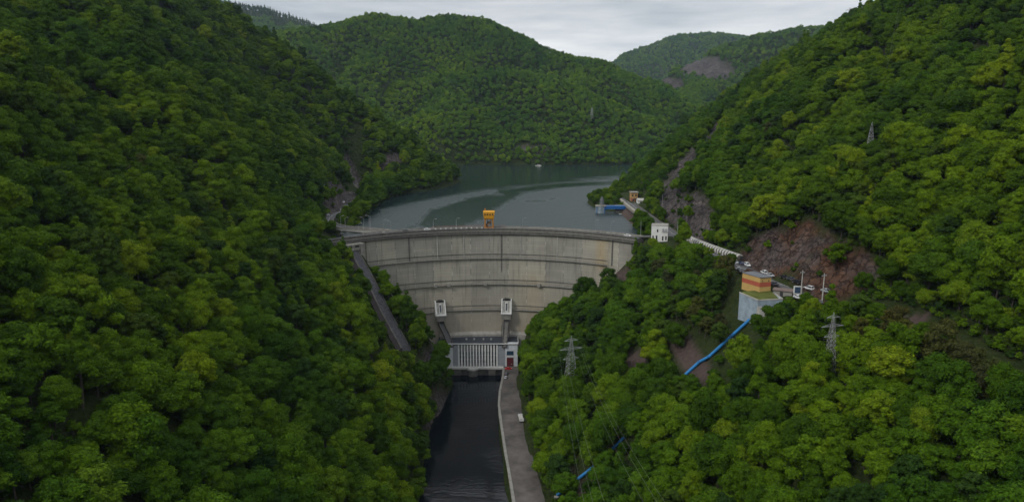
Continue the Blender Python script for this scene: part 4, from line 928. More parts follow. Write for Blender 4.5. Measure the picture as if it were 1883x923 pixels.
for (uu, vb, H, lb) in ((629, 437, 4.5, 'short signpost pair on the crest end, the left one'), (640, 436, 4.8, 'short signpost pair on the crest end, the right one')):
    p = gp(uu, vb, -.4); t = empty('signpost', p, 0, lb, 'signpost', 'signposts at the left end of the crest'); m = MB(); m.tube([(0, 0, 0), (0, 0, H)], .09, 6); m.build('post', STEEL, t); m = MB(); m.box(-1.1, 1.1, -.08, .08, H * .55, H * .55 + .35); m.box(-.7, .7, -.08, .08, H * .85, H * .85 + .3); m.build('crossbar', STEEL, t)
def power_pole(p, H, lb):
    t = empty('utility_pole', p, .3, lb, 'utility pole', 'concrete utility poles beside the hillside road'); m = MB(); m.tube([(0, 0, -1), (0, 0, H)], [.28, .16], 8); m.build('post', CONCL, t)
    m = MB(); m.box(-1.1, 1.1, -.08, .08, H - 1.2, H - 1.0); m.box(-.7, .7, -.08, .08, H - .5, H - .35); ar = m.build('crossarm', DSTEEL, t)
    m = MB(); [m.tube([(q, 0, H - 1.0), (q, 0, H - .7)], .09, 6) for q in (-1, -.5, .5, 1)]; m.build('insulator', WHITE, ar); return t
power_pole(gp(1472, 550, -2), 12, 'concrete utility pole nearer the striped building, by the billboard'); power_pole(gp(1511, 562, -2), 13, 'concrete utility pole farther along, in front of the last white car')

# ------------------------------------------------------------------ houses
def house_quad(pts, z0, z1):          # walls from four corners
    m = MB(); m.hexa([(p[0], p[1], z0) for p in pts] + [(p[0], p[1], z1) for p in pts]); return m
# white house at the right end of the dam
M0 = Matrix.Translation((87, 402.5, 0)) @ Matrix.Rotation(R(-14), 4, 'Z')
wh_ = empty('white_house', (87, 402.5, -1), 0, 'white flat-roofed two storey house with small dark windows at the right end of the dam', 'house')
def W_(mb, nm, mat, par=None): return local(mb, wh_).build(nm, mat, par or wh_)
WHW = weathered('white_wall', (.66, .66, .65), .4, .15, .8)
m = MB(); m.box(-4.6, 1.2, -3.6, 4, -2.5, 8.4, M0); m.box(1.2, 4.8, -4.0, 4, -2.5, 8.6, M0); W_(m, 'wall', WHW)
m = MB(); m.box(-4.75, 1.2, -3.75, 4.15, 8.4, 8.65, M0); m.box(1.05, 4.95, -4.15, 4.15, 8.6, 8.85, M0); W_(m, 'roof', CONC)
for (x0, x1, z0, z1) in ((-3.9, -3.1, .2, 2.4), (-1.9, -1.0, -.2, 2.6), (-1.4, -.6, 4.6, 6.2), (1.7, 2.5, -.2, 2.4), (3.5, 4.3, .1, 2.4)):
    m = MB(); yy_ = -3.6 if x1 < 1.2 else -4.0; m.box(x0, x1, yy_ - .03, yy_ + .1, z0, z1, M0); W_(m, 'window', GLASS)
for (x0, x1) in ((1.6, 2.8), (3.2, 4.4)):
    m = MB(); m.box(x0, x1, -4.3, -4.0, 5.4, 6.8, M0); m.box(x0, x1, -4.8, -4.3, 5.3, 5.5, M0); W_(m, 'box_window', weathered('greyish_shutter', (.35, .36, .37), 1, .3))
# low rock lump under the house's corner is terrain; striped building by the road
NC, LC, RC = (102.4, 278.1), (98.2, 287.4), (107.6, 279.6); BC = (103.4, 289.4)
sb = empty('striped_building', (104, 286, 0), 0, 'yellow building with a broad red stripe and flat grey roof beside the hillside road', 'building')
def B_(mb, nm, mat, par=None): return local(mb, sb).build(nm, mat, par or sb)
YW = weathered('yellow_render', (.52, .34, .12), .6, .15); RWm = weathered('red_render', (.40, .10, .06), .6, .15)
def quad_box(z0, z1, off=0.0):
    c = (sum(p[0] for p in (NC, LC, BC, RC)) / 4, sum(p[1] for p in (NC, LC, BC, RC)) / 4)
    return house_quad([(p[0] + (p[0]-c[0]) * off, p[1] + (p[1]-c[1]) * off) for p in (LC, NC, RC, BC)], z0, z1)
B_(quad_box(-1.5, 1.7), 'lower_wall', YW); B_(quad_box(1.7, 3.6, .006), 'stripe_wall', RWm); B_(quad_box(3.6, 5.6), 'upper_wall', YW)
B_(quad_box(5.6, 5.85, .05), 'roof', weathered('grey_roof', (.13, .14, .155), .5, .25))
m = MB(); v1 = (Vector((*RC, 0)) - Vector((*NC, 0))).normalized(); p = Vector((*NC, 0)) + v1 * 3
for k_, (a0_, w_, z0, z1) in enumerate(((1.0, .25, 3.9, 4.4), (4.0, .25, 3.9, 4.4))):
    q = Vector((*NC, 0)) + v1 * a0_; nn_ = Vector((v1.y, -v1.x, 0)) * .25; m.hexa([q + nn_ + Vector((0,0,z0)), q + nn_ + v1 * w_ + Vector((0,0,z0)), q + v1 * w_ + Vector((0,0,z0)), q + Vector((0,0,z0)), q + nn_ + Vector((0,0,z1)), q + nn_ + v1 * w_ + Vector((0,0,z1)), q + v1 * w_ + Vector((0,0,z1)), q + Vector((0,0,z1))])
B_(m, 'wall_lamp', DSTEEL)
# grassy terrace and the blue-grey head works below it
hw = empty('penstock_headworks', (99, 270, -2), 0, 'pale blue concrete headworks below the striped building where the blue pipe begins', 'headworks')
BLU = weathered('pale_blue_concrete', (.30, .37, .44), .35, .35)
A1, A2, A3, A4 = (94.6, 279), (98.0, 266.4), (108.5, 268.5), (108.5, 279)
m = MB(); m.hexa([(p[0], p[1], -18) for p in (A1, A2, A3, A4)] + [(p[0], p[1], -1.0) for p in (A1, A2, A3, A4)]); local(m, hw).build('wall', BLU, hw)
m = MB(); m.hexa([(A2[0]-.4, A2[1]-.1, -20), (A2[0]+1.8, A2[1]-3.2, -20), (A2[0]+4.4, A2[1]+.6, -18), (A2[0]+.6, A2[1]+1, -18), (A2[0]-.4, A2[1]-.1, -3.4), (A2[0]+.2, A2[1]-.6, -3.4), (A2[0]+4.4, A2[1]+.6, -3.4), (A2[0]+.6, A2[1]+1, -3.4)]); local(m, hw).build('buttress', CONCL, hw)
m = MB(); m.box(102, 104.5, 266.6, 268.4, -9, -3.6); local(m, hw).build('recess', DSTEEL, hw)
m = MB(); m.sweep([(*A4, -1), (*A3, -1), (*A2, -1), (*A1, -1)], [(-.15, 0), (.15, 0), (.15, .5), (-.15, .5)]); local(m, hw).build('parapet', CONCL, hw)
m = MB(); m.hexa([(95.2, 279, -1.2), (98.4, 267, -1.2), (108, 269, -1.2), (108, 281, -1.2), (96.5, 280, -.5), (99.5, 269.5, -.55), (107, 271, -.5), (107.5, 281, -.1)])
m.build('grass_terrace', weathered('mown_grass', (.085, .10, .025), .25, .45, .95, .1)); tag(bpy.data.objects['grass_terrace'], kind='structure')
# low brown-roofed shed next to it
sh = empty('low_shed', gp(1440, 540, -1), R(-28), 'low shed with flat brown roof between the striped building and the billboard', 'shed')
m = MB(); m.box(-3.6, 3.6, -2.2, 2.2, -2, 1.6); m.build('wall', CONC, sh); m = MB(); m.box(-4, 4, -2.6, 2.6, 1.6, 1.85); m.build('roof', weathered('brown_roof', (.16, .12, .105), .6, .3), sh)
m = MB(); m.box(-1, .2, -2.26, -2.1, -1, 1.2); m.build('door', DSTEEL, sh)
bb = empty('billboard', gp(1466, 546, -1.2), R(-6), 'white framed billboard with blue panel beside the road near the utility pole', 'billboard')
m = MB(); m.box(-1.7, 1.7, -.12, .12, 1.2, 4.6); m.build('frame', WHITE, bb); m = MB(); m.box(-1.2, 1.2, -.16, -.1, 1.6, 4.2); m.build('panel', weathered('blue_panel', (.03, .06, .11), .8, .3), bb)
m = MB(); [m.box(q, q + .15, -.08, .08, -1.5, 1.2) for q in (-1.3, 1.15)]; m.build('posts', STEEL, bb)

# ribbed gallery over the pipeline beside the road
sp0 = [(99.0, 401), (101.5, 383), (105.2, 366), (108.6, 351), (111.5, 339)]
GPth = smooth([(p[0] + 3.6, p[1]) for p in sp0], 5)
rg = empty('ribbed_gallery', (104, 380, 0), 0, 'long white ribbed half round gallery running beside the hillside road', 'gallery')
m = MB(); m.sweep([(p[0], p[1], 0) for p in GPth], [(1.5 * math.cos(t), 1.1 + 1.4 * math.sin(t)) for t in [math.pi * i / 10 for i in range(11)]] + [(-1.5, -.4), (1.5, -.4)]); local(m, rg).build('vault', weathered('dark_vault', (.05, .045, .042), .7, .4), rg)
tot = []; 
for a, b in zip(GPth[:-1], GPth[1:]):
    a, b = Vector((*a, 0)), Vector((*b, 0)); tot.append((a, b, (b - a).length))
Ls = sum(t[2] for t in tot); st_ = 2.6; q = 1.0
while q < Ls:
    r_ = q
    for a, b, l in tot:
        if r_ <= l: break
        r_ -= l
    d_ = (b - a).normalized(); p = a + d_ * r_; m = MB()
    m.sweep([p - d_ * .5, p + d_ * .5], [(1.95 * math.cos(t), 1.25 + 1.75 * math.sin(t)) for t in [math.pi * i / 10 for i in range(11)]] + [(-1.95, -.3), (1.95, -.3)]); local(m, rg).build('rib', weathered('white_rib', (.55, .54, .51), .9, .35) if 'white_rib' not in bpy.data.materials else bpy.data.materials['white_rib'], rg); q += st_

# intake with the blue bridge on the lake shore
it = empty('lake_intake', (80, 557, -6), 0, 'concrete intake tower with a blue bridge girder reaching the lake shore road', 'intake')
def I_(mb, nm, mat, par=None): return local(mb, it).build(nm, mat, par or it)
PB = weathered('blue_paint', (.02, .12, .36), .6, .3, .5); LBL = weathered('light_blue_concrete', (.25, .31, .35), .5, .4)
m = MB(); m.tube([(71.5, 558, -12), (71.5, 558, -.6)], 3.6, 10); m.box(68.6, 75, 555.4, 561, -12, -.4); I_(m, 'tower', LBL)
for q in (68.3, 74.6): m = MB(); m.box(q, q + .4, 555.0, 555.5, -8, .1); I_(m, 'fender', PB)
m = MB(); m.box(67.8, 76, 554.8, 561.6, -.4, .1); I_(m, 'tower_deck', CONC)
m = MB(); m.box(75, 95, 555.5, 556.0, -2.6, -.2); m.box(75, 95, 559.6, 560.1, -2.6, -.2); m.box(75, 95, 555.5, 560.1, -.4, -.1)
for q in range(11): m.box(75.3 + q * 1.9, 75.5 + q * 1.9, 555.3, 555.6, -2.7, -.1)
I_(m, 'girder', PB)
m = MB(); m.hexa([(75.5,556.2,-3.4),(79,556.2,-2.6),(79,559.4,-2.6),(75.5,559.4,-3.4),(75.5,556.2,-2.6),(79,556.2,-2.55),(79,559.4,-2.55),(75.5,559.4,-2.6)]); I_(m, 'bracket', PB)
m = MB()
for q in np.arange(68, 95.5, 1.8): m.bar((q, 555.4, -.1), (q, 555.4, 1.0), .05)
m.bar((68, 555.4, 1.0), (95, 555.4, 1.0), .06); I_(m, 'railing', STEEL)
m = MB(); m.tube([(73, 559, .1), (73, 559, 5.2)], [1.9, 1.6], 10); m.tube([(73, 559, 5.2), (73, 559, 6.4), (73, 559, 7)], [1.1, 1.0, .3], 10); I_(m, 'round_turret', weathered('turret_grey', (.13, .14, .14), .7, .4))
m = MB(); m.box(84, 97, 557, 563, -12, -.2); I_(m, 'abutment', CONCD)
bt = empty('small_boat', (88, 549, -6), R(20), 'small white boat moored under the blue bridge', 'boat')
def boat(t):
    m = MB(); pr = [(-2.6,.7),(-1,1),(1.2,.9),(2.8,0)]; o_ = [(x_, y_) for x_, y_ in pr] + [(x_, -y_) for x_, y_ in pr[::-1][1:]]; n_ = len(o_)
    vs = [(x_*.85, y_*.6, -.15) for x_, y_ in o_] + [(x_, y_, .55) for x_, y_ in o_] + [(x_*.86, y_*.8, .5) for x_, y_ in o_] + [(x_*.7, y_*.5, .05) for x_, y_ in o_]
    fs = [tuple(range(n_))[::-1]] + [(k*n_+i, k*n_+(i+1)%n_, (k+1)*n_+(i+1)%n_, (k+1)*n_+i) for k in range(3) for i in range(n_)] + [tuple(3*n_+i for i in range(n_))]; m.add(vs, fs); m.build('hull', WHITE, t)
    m = MB(); m.box(-.9, -.6, -.7, .7, .25, .35); m.box(.7, 1.0, -.6, .6, .25, .35); m.build('thwart', CONCD, t)
boat(bt)
p = gp(990, 305, -6); bo = empty('moored_raft', p, .1, 'small pale houseboat on the far shore of the lake', 'houseboat'); m = MB(); m.box(-5, 5, -2, 2, -.4, .4); m.build('pontoon', WHITE, bo); m = MB(); m.box(-2, 3, -1.4, 1.4, .4, 2.0); m.build('cabin', CONCL, bo); m = MB(); m.box(-2.3, 3.3, -1.7, 1.7, 2.0, 2.2); m.build('roof', CONCD, bo)

# yellow and white lakeside house
yh = empty('lakeside_house', (104, 588, 0), 0, 'narrow yellow and red house with a flat grey roof beside the lakeside intake', 'house')
def Y_(mb, nm, mat, par=None): return local(mb, yh).build(nm, mat, par or yh)
m = MB(); m.box(101, 106.5, 584, 592, -1, 3.0); Y_(m, 'lower_wall', weathered('faded_red_render', (.36, .15, .09), .7, .3)); m = MB(); m.box(101, 106.5, 584, 592, 3.0, 7.6); Y_(m, 'upper_wall', weathered('ochre_render', (.46, .28, .11), .7, .25))
m = MB(); m.box(100.4, 107.2, 583.3, 592.6, 7.6, 8.0); Y_(m, 'roof', CONC)
for (x0, z0) in ((101.6, 4.4), (104.3, 4.4), (102.2, .6), (104.6, .6)): m = MB(); m.box(x0, x0 + 1.3, 583.93, 584.1, z0, z0 + 1.6); Y_(m, 'window', GLASS)
m = MB(); m.box(103, 108.5, 583.0, 583.9, 2.8, 3.05); Y_(m, 'canopy', CONCD)
an = empty('white_annex', (107, 572, 0), 0, 'small white hut with shallow roof just in front of the yellow lakeside house', 'hut')
m = MB(); m.box(104.2, 111, 569, 577, -1, 2.7); local(m, an).build('wall', WHW, an); m = MB(); m.hexa([(103.8,568.6,2.7),(111.4,568.6,2.7),(111.4,577.4,2.7),(103.8,577.4,2.7),(104,572.6,4.2),(111.2,572.6,4.2),(111.2,573.4,4.2),(104,573.4,4.2)]); local(m, an).build('roof', CONCL, an)
m = MB(); m.box(106, 107.1, 568.94, 569.1, -.4, 1.9); local(m, an).build('door', GLASS, an)
# shed and tents on the little headland
for (uu, vv2, sz, lb, mt) in ((1137, 360, 5.0, 'small dark pitched hut on the wooded headland', CONCD), (1131, 364, 4.0, 'low pale pitched hut just left of the dark headland hut', CONCL), (1116, 362, 2.4, 'tiny pale tent at the top of the wooded headland', WHITE)):
    p = gp(uu, vv2 + 4, float(hs(*gp(uu, vv2 + 4, 1)[:2]))); p.z = float(hs(p.x, p.y)); t = empty('headland_hut', p, .3, lb, 'hut', 'huts on the headland'); m = MB(); m.box(-sz*.5, sz*.5, -sz*.4, sz*.4, -1.5, sz*.42); m.build('wall', mt, t)
    m = MB(); a_ = sz*.58; b_ = sz*.48; h_ = sz*.42; m.add([(-a_,-b_,h_),(a_,-b_,h_),(a_,b_,h_),(-a_,b_,h_),(-a_,0,h_+sz*.28),(a_,0,h_+sz*.28)], [(0,1,5,4),(2,3,4,5),(0,4,3),(1,2,5),(3,2,1,0)]); m.build('roof', mt, t)

# ------------------------------------------------------------------ blue penstock
pn = empty('blue_penstock', (57, 268, -50), 0, 'bright blue steel penstock pipe descending the wooded slope to the riverside road', 'pipeline')
PBL = weathered('bright_blue_paint', (.012, .17, .42), .5, .3, .45)
pp = [Vector(gp(1384, 603, -14)), Vector(gp(1302, 673, -28.5)), Vector(gp(1284, 690, -33)), Vector(gp(1131, 823, -62)), Vector(gp(1082, 865, -72)), Vector(gp(1024, 914, -84))]
for i, p in enumerate(pp): g_h = float(hs(p.x, p.y)); pp[i] = Vector((p.x, p.y, max(p.z, g_h + 1.1)))
for a, b in zip(pp[:-1], pp[1:]):
    # split so that the pipe rests over the ground all the way
    n_ = max(1, int((b - a).length / 12)); pts = []
    for i in range(n_ + 1): q = a.lerp(b, i / n_); q.z = max(q.z, float(hs(q.x, q.y)) + .9); pts.append(q)
    m = MB(); m.tube(pts, .62, 14); local(m, pn).build('pipe', PBL, pn, smooth=False)
    m = MB()
    for q0, q1 in zip(pts[:-1], pts[1:]): d_ = (q1 - q0).normalized(); m.tube([q0 - d_ * .25, q0 + d_ * .25], .78, 14)
    local(m, pn).build('flange', weathered('darker_blue_paint', (.01, .11, .28), .5, .3, .5) if 'darker_blue_paint' not in bpy.data.materials else bpy.data.materials['darker_blue_paint'], pn)
    m = MB()
    for q in pts: m.box(q.x - 1.1, q.x + 1.1, q.y - .5, q.y + .5, q.z - 4, q.z - .6)
    local(m, pn).build('saddle', CONCL, pn)

# ------------------------------------------------------------------ pylons and lines
def pylon(p, H, rz, lb, w=None, arms=3, rr=.09, mat=None):
    mat = mat or STEEL; w = w or H * .11; t = empty('lattice_pylon', p, rz, lb, 'pylon', 'lattice electricity pylons on the slopes')
    def hw_(z): f = z / H; return w * (1 - f) * .5 / .5 * .9 + .22 if f < .55 else (w * .45 * .9 + .22) * (1 - (f - .55) / .45) + .12
    m = MB(); zs = [0, .1, .2, .3, .4, .48, .55, .62, .7, .78, .86, .93]; 
    for s1, s2 in ((-1,-1),(1,-1),(1,1),(-1,1)):
        m.tube([(s1*hw_(f*H), s2*hw_(f*H), f*H - (1.5 if f == 0 else 0)) for f in zs] + [(0, 0, H)], rr, 4)
    leg_ = m.build('corner_posts', mat, t); m = MB()
    for f0, f1 in zip(zs[:-1], zs[1:]):
        z0, z1 = f0*H, f1*H; a, b = hw_(z0), hw_(z1)
        for (sa, sb_) in (((-1,-1),(1,-1)), ((1,-1),(1,1)), ((1,1),(-1,1)), ((-1,1),(-1,-1))):
            m.bar((sa[0]*a, sa[1]*a, z0), (sb_[0]*b, sb_[1]*b, z1), rr*.6); m.bar((sb_[0]*a, sb_[1]*a, z0), (sa[0]*b, sa[1]*b, z1), rr*.6); m.bar((sa[0]*b, sa[1]*b, z1), (sb_[0]*b, sb_[1]*b, z1), rr*.6)
    m.build('bracing', mat, t)
    A_ = [(.62, .17), (.78, .25), (.92, .15)] if arms == 3 else [(.8, .22)]
    ends = []
    for f, L_ in A_:
        m = MB()
        for s in (-1, 1):
            e_ = Vector((s * L_ * H * .8, 0, f*H)); h = hw_(f*H)
            for q in (-1, 1): m.bar((s*h, q*h, f*H), e_, rr*.8); m.bar((s*h, q*h, f*H + H*.035), e_, rr*.7)
            ends.append(e_)
        ar = m.build('cross_arm', mat, t); m = MB()
        for s in (-1, 1): e_ = Vector((s * L_ * H * .8, 0, f*H)); m.tube([e_, e_ - Vector((0, 0, .6)), e_ - Vector((0, 0, 1.2))], [.05, .13, .05], 6)
        m.build('insulator', GLASS, ar)
    Mx = Matrix.Translation(p) @ Matrix.Rotation(rz, 4, 'Z'); return [Mx @ (e_ - Vector((0, 0, 1.2))) for e_ in ends]
def ground_at(uu, vv2): return hit(uu, vv2)
PYM = weathered('pale_zinc', (.26, .28, .28), 1, .2, .5, .5, .2)
p1 = gp(1049, 716, -64); p1 = Vector((p1.x, p1.y, float(hs(p1.x, p1.y)))); 
e1 = pylon(p1, (gp(1049, 617, 0) and (yp(1049, 617, p1.y).z - p1.z)), .35, 'pale lattice pylon rising from the trees just right of the riverside road', mat=PYM)
p2 = ground_at(1523, 690); e2 = pylon(p2, yp(1527, 574, p2.y).z - p2.z, .25, 'grey lattice pylon among the trees below the hillside road', w=1.5, rr=.055)
p3 = ground_at(1597, 300); e3 = pylon(p3, yp(1598, 224, p3.y).z - p3.z, 1.0, 'slim dark lattice pylon half way up the right mountain', w=2.2)
p4 = ground_at(1655, 26); e4 = pylon(p4, yp(1655, -14, p4.y).z - p4.z, .8, 'lattice pylon at the top edge of the photo on the right ridge', w=2.6)
p5 = yp(1560, 52, 760); p5.z = float(hs(p5.x, p5.y)); e5 = pylon(p5, yp(1560, 14, p5.y).z - p5.z, .2, 'lattice pylon standing clear against the sky behind the right ridge', w=4, rr=.16)
p6 = ground_at(1614, 24); e6 = pylon(p6, yp(1614, -8, p6.y).z - p6.z, .5, 'lattice pylon cut by the top edge, between the other two ridge pylons', w=2.6)
p7 = ground_at(1088, 226); e7 = pylon(p7, 24, .3, 'faint lattice pylon on the hill behind the lake', w=3, rr=.12)
def wire(a, b, sag, lb, rad=.035):
    pts = [a.lerp(b, i / 24) - Vector((0, 0, sag * 4 * (i / 24) * (1 - i / 24))) for i in range(25)]
    m = MB(); m.tube(pts, rad, 4); o = m.build('power_line', WIRE); tag(o, lb, 'power line', 'power lines hanging between the pylons'); return o
WIRE = weathered('aluminium_cable', (.22, .23, .22), 1, .2, .5, .5, .3)
FAR_END = [Vector((x_, 60, z_)) for x_, z_ in ((14, 12), (20, 12), (11, 6), (24, 6), (13, 1), (22, 1))]
NAMES = ['uppermost', 'lowest', 'outer left', 'outer right', 'inner left', 'inner right']
for i in range(6): wire(e1[i], Vector((18 + (e1[i].x - p1.x) * 1.3, 60, 6 + (e1[i].z - p1.z) * .55)), 5 + i * .25, '%s thin cable sagging from the riverside pylon towards the viewer' % NAMES[i], .015)
for i in (0, 1, 2, 3): wire(e3[i], e4[i], 8, '%s thin cable climbing from the mountain pylon to the ridge pylon' % NAMES[i], .015)

# ------------------------------------------------------------------ vehicles
CARP = {'white': (.62, .63, .64), 'silver': (.35, .37, .39), 'black': (.012, .012, .014), 'dark grey': (.05, .055, .065), 'red': (.42, .02, .02), 'dark blue': (.02, .035, .09)}
PAINT = {k: weathered('car_paint_' + k.replace(' ', '_'), c, 2, .08, .3, .6) for k, c in CARP.items()}
TYRE = weathered('tyre_rubber', (.02, .02, .02), 3, .2, .9); LENS = Mat('headlight_lens', .15, .8).col((.6, .6, .58)).m; TAIL = Mat('tail_light', .2, .6).col((.3, .01, .01)).m
def car_meshes(L, Wd, Hh, kind_):
    h = L / 2; w2 = Wd / 2
    st = [(-h, .45, .80), (-h + .12, .3, .95), (-h*.62, .25, 1.0), (-h*.1, .25, .98), (h*.42, .25, .95), (h*.85, .27, .82), (h - .05, .32, .68), (h, .42, .58)]
    m = MB(); vs = []
    for x_, z0, z1 in st:
        e_ = .88 if abs(x_) > h * .9 else 1
        vs += [(x_, -w2*e_*.94, z0), (x_, -w2*e_, (z0+z1)*.5), (x_, -w2*e_*.9, z1), (x_, w2*e_*.9, z1), (x_, w2*e_, (z0+z1)*.5), (x_, w2*e_*.94, z0)]
    n_ = 6; k_ = len(st); fs = [(i*n_+j, i*n_+(j+1)%n_, (i+1)*n_+(j+1)%n_, (i+1)*n_+j) for i in range(k_-1) for j in range(n_)] + [tuple(range(n_))[::-1], tuple((k_-1)*n_+j for j in range(n_))]
    m.add(vs, fs)
    rr_ = [(-h*.86 if kind_ == 'suv' else -h*.66, .97), (-h*.74 if kind_ == 'suv' else -h*.42, Hh), (h*.12, Hh), (h*.48, .95)]
    r = MB(); (xa, za), (xb, zb), (xc, zc), (xd, zd) = rr_
    r.hexa([(xb-.05, -w2*.7, zb-.06), (xc+.05, -w2*.7, zc-.06), (xc+.05, w2*.7, zc-.06), (xb-.05, w2*.7, zb-.06), (xb+.05, -w2*.66, zb), (xc-.05, -w2*.66, zc), (xc-.05, w2*.66, zc), (xb+.05, w2*.66, zb)])
    for s in (-1, 1):
        for (a, b) in (((xa, za), (xb, zb)), ((xd, zd), (xc, zc)), ((-.1, .97), (-.12, Hh))): r.bar((a[0], s*w2*.88, a[1]), (b[0], s*w2*.69, b[1] - .03), .06)
    g_ = MB(); g_.hexa([(xa, -w2*.86, za), (xd, -w2*.86, zd), (xd, w2*.86, zd), (xa, w2*.86, za), (xb, -w2*.68, zb-.05), (xc, -w2*.68, zc-.05), (xc, w2*.68, zc-.05), (xb, w2*.68, zb-.05)])
    m2 = MB(); m2.v = list(m.v); m2.f = list(m.f); m2.m = list(m.m); m2.add(r.v, r.f)
    def fin(mb, nm):
        me = mb.mesh(nm); bm = bmesh.new(); bm.from_mesh(me); bmesh.ops.recalc_face_normals(bm, faces=bm.faces); bm.to_mesh(me); bm.free(); return me
    wm = MB(); wm.tube([(0, -.11, 0), (0, .11, 0)], .33, 14); wr_ = MB(); wr_.tube([(0, -.12, 0), (0, .12, 0)], .2, 10)
    hl = MB(); [hl.box(h-.12, h+.01, s*w2*.62-.18, s*w2*.62+.18, .58, .72) for s in (-1, 1)]
    tl = MB(); [tl.box(-h-.01, -h+.12, s*w2*.68-.14, s*w2*.68+.14, .66, .84) for s in (-1, 1)]
    return dict(body=fin(m2, 'body'), glass=fin(g_, 'windows'), wheel=fin(wm, 'wheel'), rim=fin(wr_, 'rim'), hl=fin(hl, 'headlights'), tl=fin(tl, 'tail_lights'), pos=[(sx_*h*.6, sy_*w2*.88, .33) for sx_ in (-1, 1) for sy_ in (-1, 1)])
CM = {'car': car_meshes(4.4, 1.78, 1.46, 'car'), 'suv': car_meshes(4.6, 1.86, 1.7, 'suv')}
BODY = {}
def car(loc, rz, colr, lb, grp, kind_='car'):
    k_ = CM[kind_]
    if (kind_, colr) not in BODY: me = k_['body'].copy(); me.materials.append(PAINT[colr]); BODY[(kind_, colr)] = me
    t = empty('parked_car', loc, rz, lb, 'car', grp); link('body', BODY[(kind_, colr)], (), t); link('windows', k_['glass'], GLASS, t); link('headlights', k_['hl'], LENS, t); link('tail_lights', k_['tl'], TAIL, t)
    for p in k_['pos']: w_ = link('wheel', k_['wheel'], TYRE, t, p); link('rim', k_['rim'], STEEL, w_)
    return t
def along(x_, y_, P):                # direction of the road near a point
    b_ = min(zip(P[:-1], P[1:]), key=lambda s: (Vector(((s[0][0]+s[1][0])/2, (s[0][1]+s[1][1])/2)) - Vector((x_, y_))).length); return math.atan2(b_[1][1]-b_[0][1], b_[1][0]-b_[0][0])
G1 = 'cars parked along the hillside road'
for (uu, vv2, c, kd, lb) in (
    (1352, 484, 'silver', 'car', 'silver car, first of the row after the ribbed gallery'), (1363, 486, 'dark blue', 'car', 'dark blue car just behind the white car nearest the ribbed gallery'), (1374, 489, 'white', 'suv', 'white car in front of the dark blue one, above the striped building'),
    (1360, 500, 'black', 'car', 'black car parked tight beside the left corner of the striped building'), (1357, 496, 'silver', 'car', 'silver car half hidden by trees left of the striped building'),
    (1405, 503, 'white', 'suv', 'white car just behind the roof of the striped building'), (1416, 508, 'silver', 'car', 'silver car behind the right corner of the striped building'), (1423, 524, 'dark grey', 'car', 'dark grey car close beside the right wall of the striped building'),
    (1441, 518, 'black', 'car', 'black car, first of the dark row under the rock face'), (1453, 523, 'dark grey', 'car', 'dark grey car, second of the dark row under the rock face'), (1465, 528, 'black', 'suv', 'tall black car, third of the dark row under the rock face'),
    (1487, 536, 'white', 'suv', 'white car alone between the two utility poles'), (1518, 549, 'silver', 'car', 'silver car parked farthest down the hillside road'), (1505, 558, 'dark grey', 'car', 'dark grey car on the valley side at the last utility pole'),
    (1468, 549, 'white', 'car', 'white car parked under the billboard')):
    p = gp(uu, vv2, .07); p.z = max(.07, float(hs(p.x, p.y)) + .03); car(p, along(p.x, p.y, ROAD) + (math.pi if uu % 2 else 0), c, lb, G1, kd)
for (uu, vv2, c, lb) in ((1262, 453, 'white', 'white car half hidden by trees below the ribbed gallery'), (1270, 458, 'white', 'second white car nearer the road below the ribbed gallery')):
    p = gp(uu, vv2, .07); car(p, along(p.x, p.y, ROAD), c, lb, G1)
for (uu, vv2, c, lb) in ((746, 426, 'black', 'black car driving on the left part of the dam crest'), (787, 424.5, 'white', 'white car driving on the crest right of the black car'), (1157, 434, 'white', 'white car at the right end of the dam crest')):
    p = gp(uu, vv2, -.37); a_ = math.degrees(math.atan2(p.x - DC[0], p.y - DC[1])); p = Vector(polar(130.6, a_, -.37)); car(p, -R(a_), c, lb, 'cars on the dam crest')
for (uu, vv2, c, lb) in ((632, 373, 'white', 'white car farther along the lakeside road'), (628, 387, 'white', 'white car parked on the lakeside road under the left cliff'), (604, 397, 'silver', 'silver car at the start of the lakeside road beside the cliff'), (671, 346, 'dark grey', 'small dark car far up the lakeside road')):
    p = gp(uu, vv2, .07); p.z = max(.07, float(hs(p.x, p.y)) + .05); car(p, along(p.x, p.y, ROADL), c, lb, 'cars on the lakeside road')
for (uu, vv2, c, lb) in ((931.5, 688, 'dark grey', 'dark grey car behind another on the riverside road'), (930, 695, 'silver', 'silver car with dark windows nearest on the riverside road')):
    car(gp(uu, vv2, -85.92), R(80), c, lb, 'cars in front of the power station')
car(gp(935, 679, -85.92), R(10), 'red', 'bright red car in front of the dark red door', 'cars in front of the power station')
p = gp(958, 772, -85.9); tr_ = empty('flatbed_trailer', p, R(96), 'pale flatbed trailer parked under the trees beside the riverside road', 'trailer')
m = MB(); m.box(-3.6, 3.6, -1.15, 1.15, .85, 1.1); m.build('bed', CONCL, tr_); m = MB(); m.box(-3.6, -3.45, -1.15, 1.15, 1.1, 2.6); m.box(3.45, 3.6, -1.15, 1.15, 1.1, 2.0); m.build('headboard', WHITE, tr_)
for sx_ in (-2.4, -1.5, 2.2):
    for sy_ in (-1, 1): link('wheel', CM['car']['wheel'], TYRE, tr_, (sx_, sy_, .4))
lo = empty('covered_trailer', gp(1750, 650, .1), .4, 'dark flat load beside the road near the photo right edge', 'trailer'); m = MB(); m.box(-3, 3, -1.2, 1.2, .6, 1.9); m.build('load', DSTEEL, lo, bevel=.15)
for sx_ in (-1.8, 1.8):
    for sy_ in (-1, 1): link('wheel', CM['car']['wheel'], TYRE, lo, (sx_, sy_, .33))

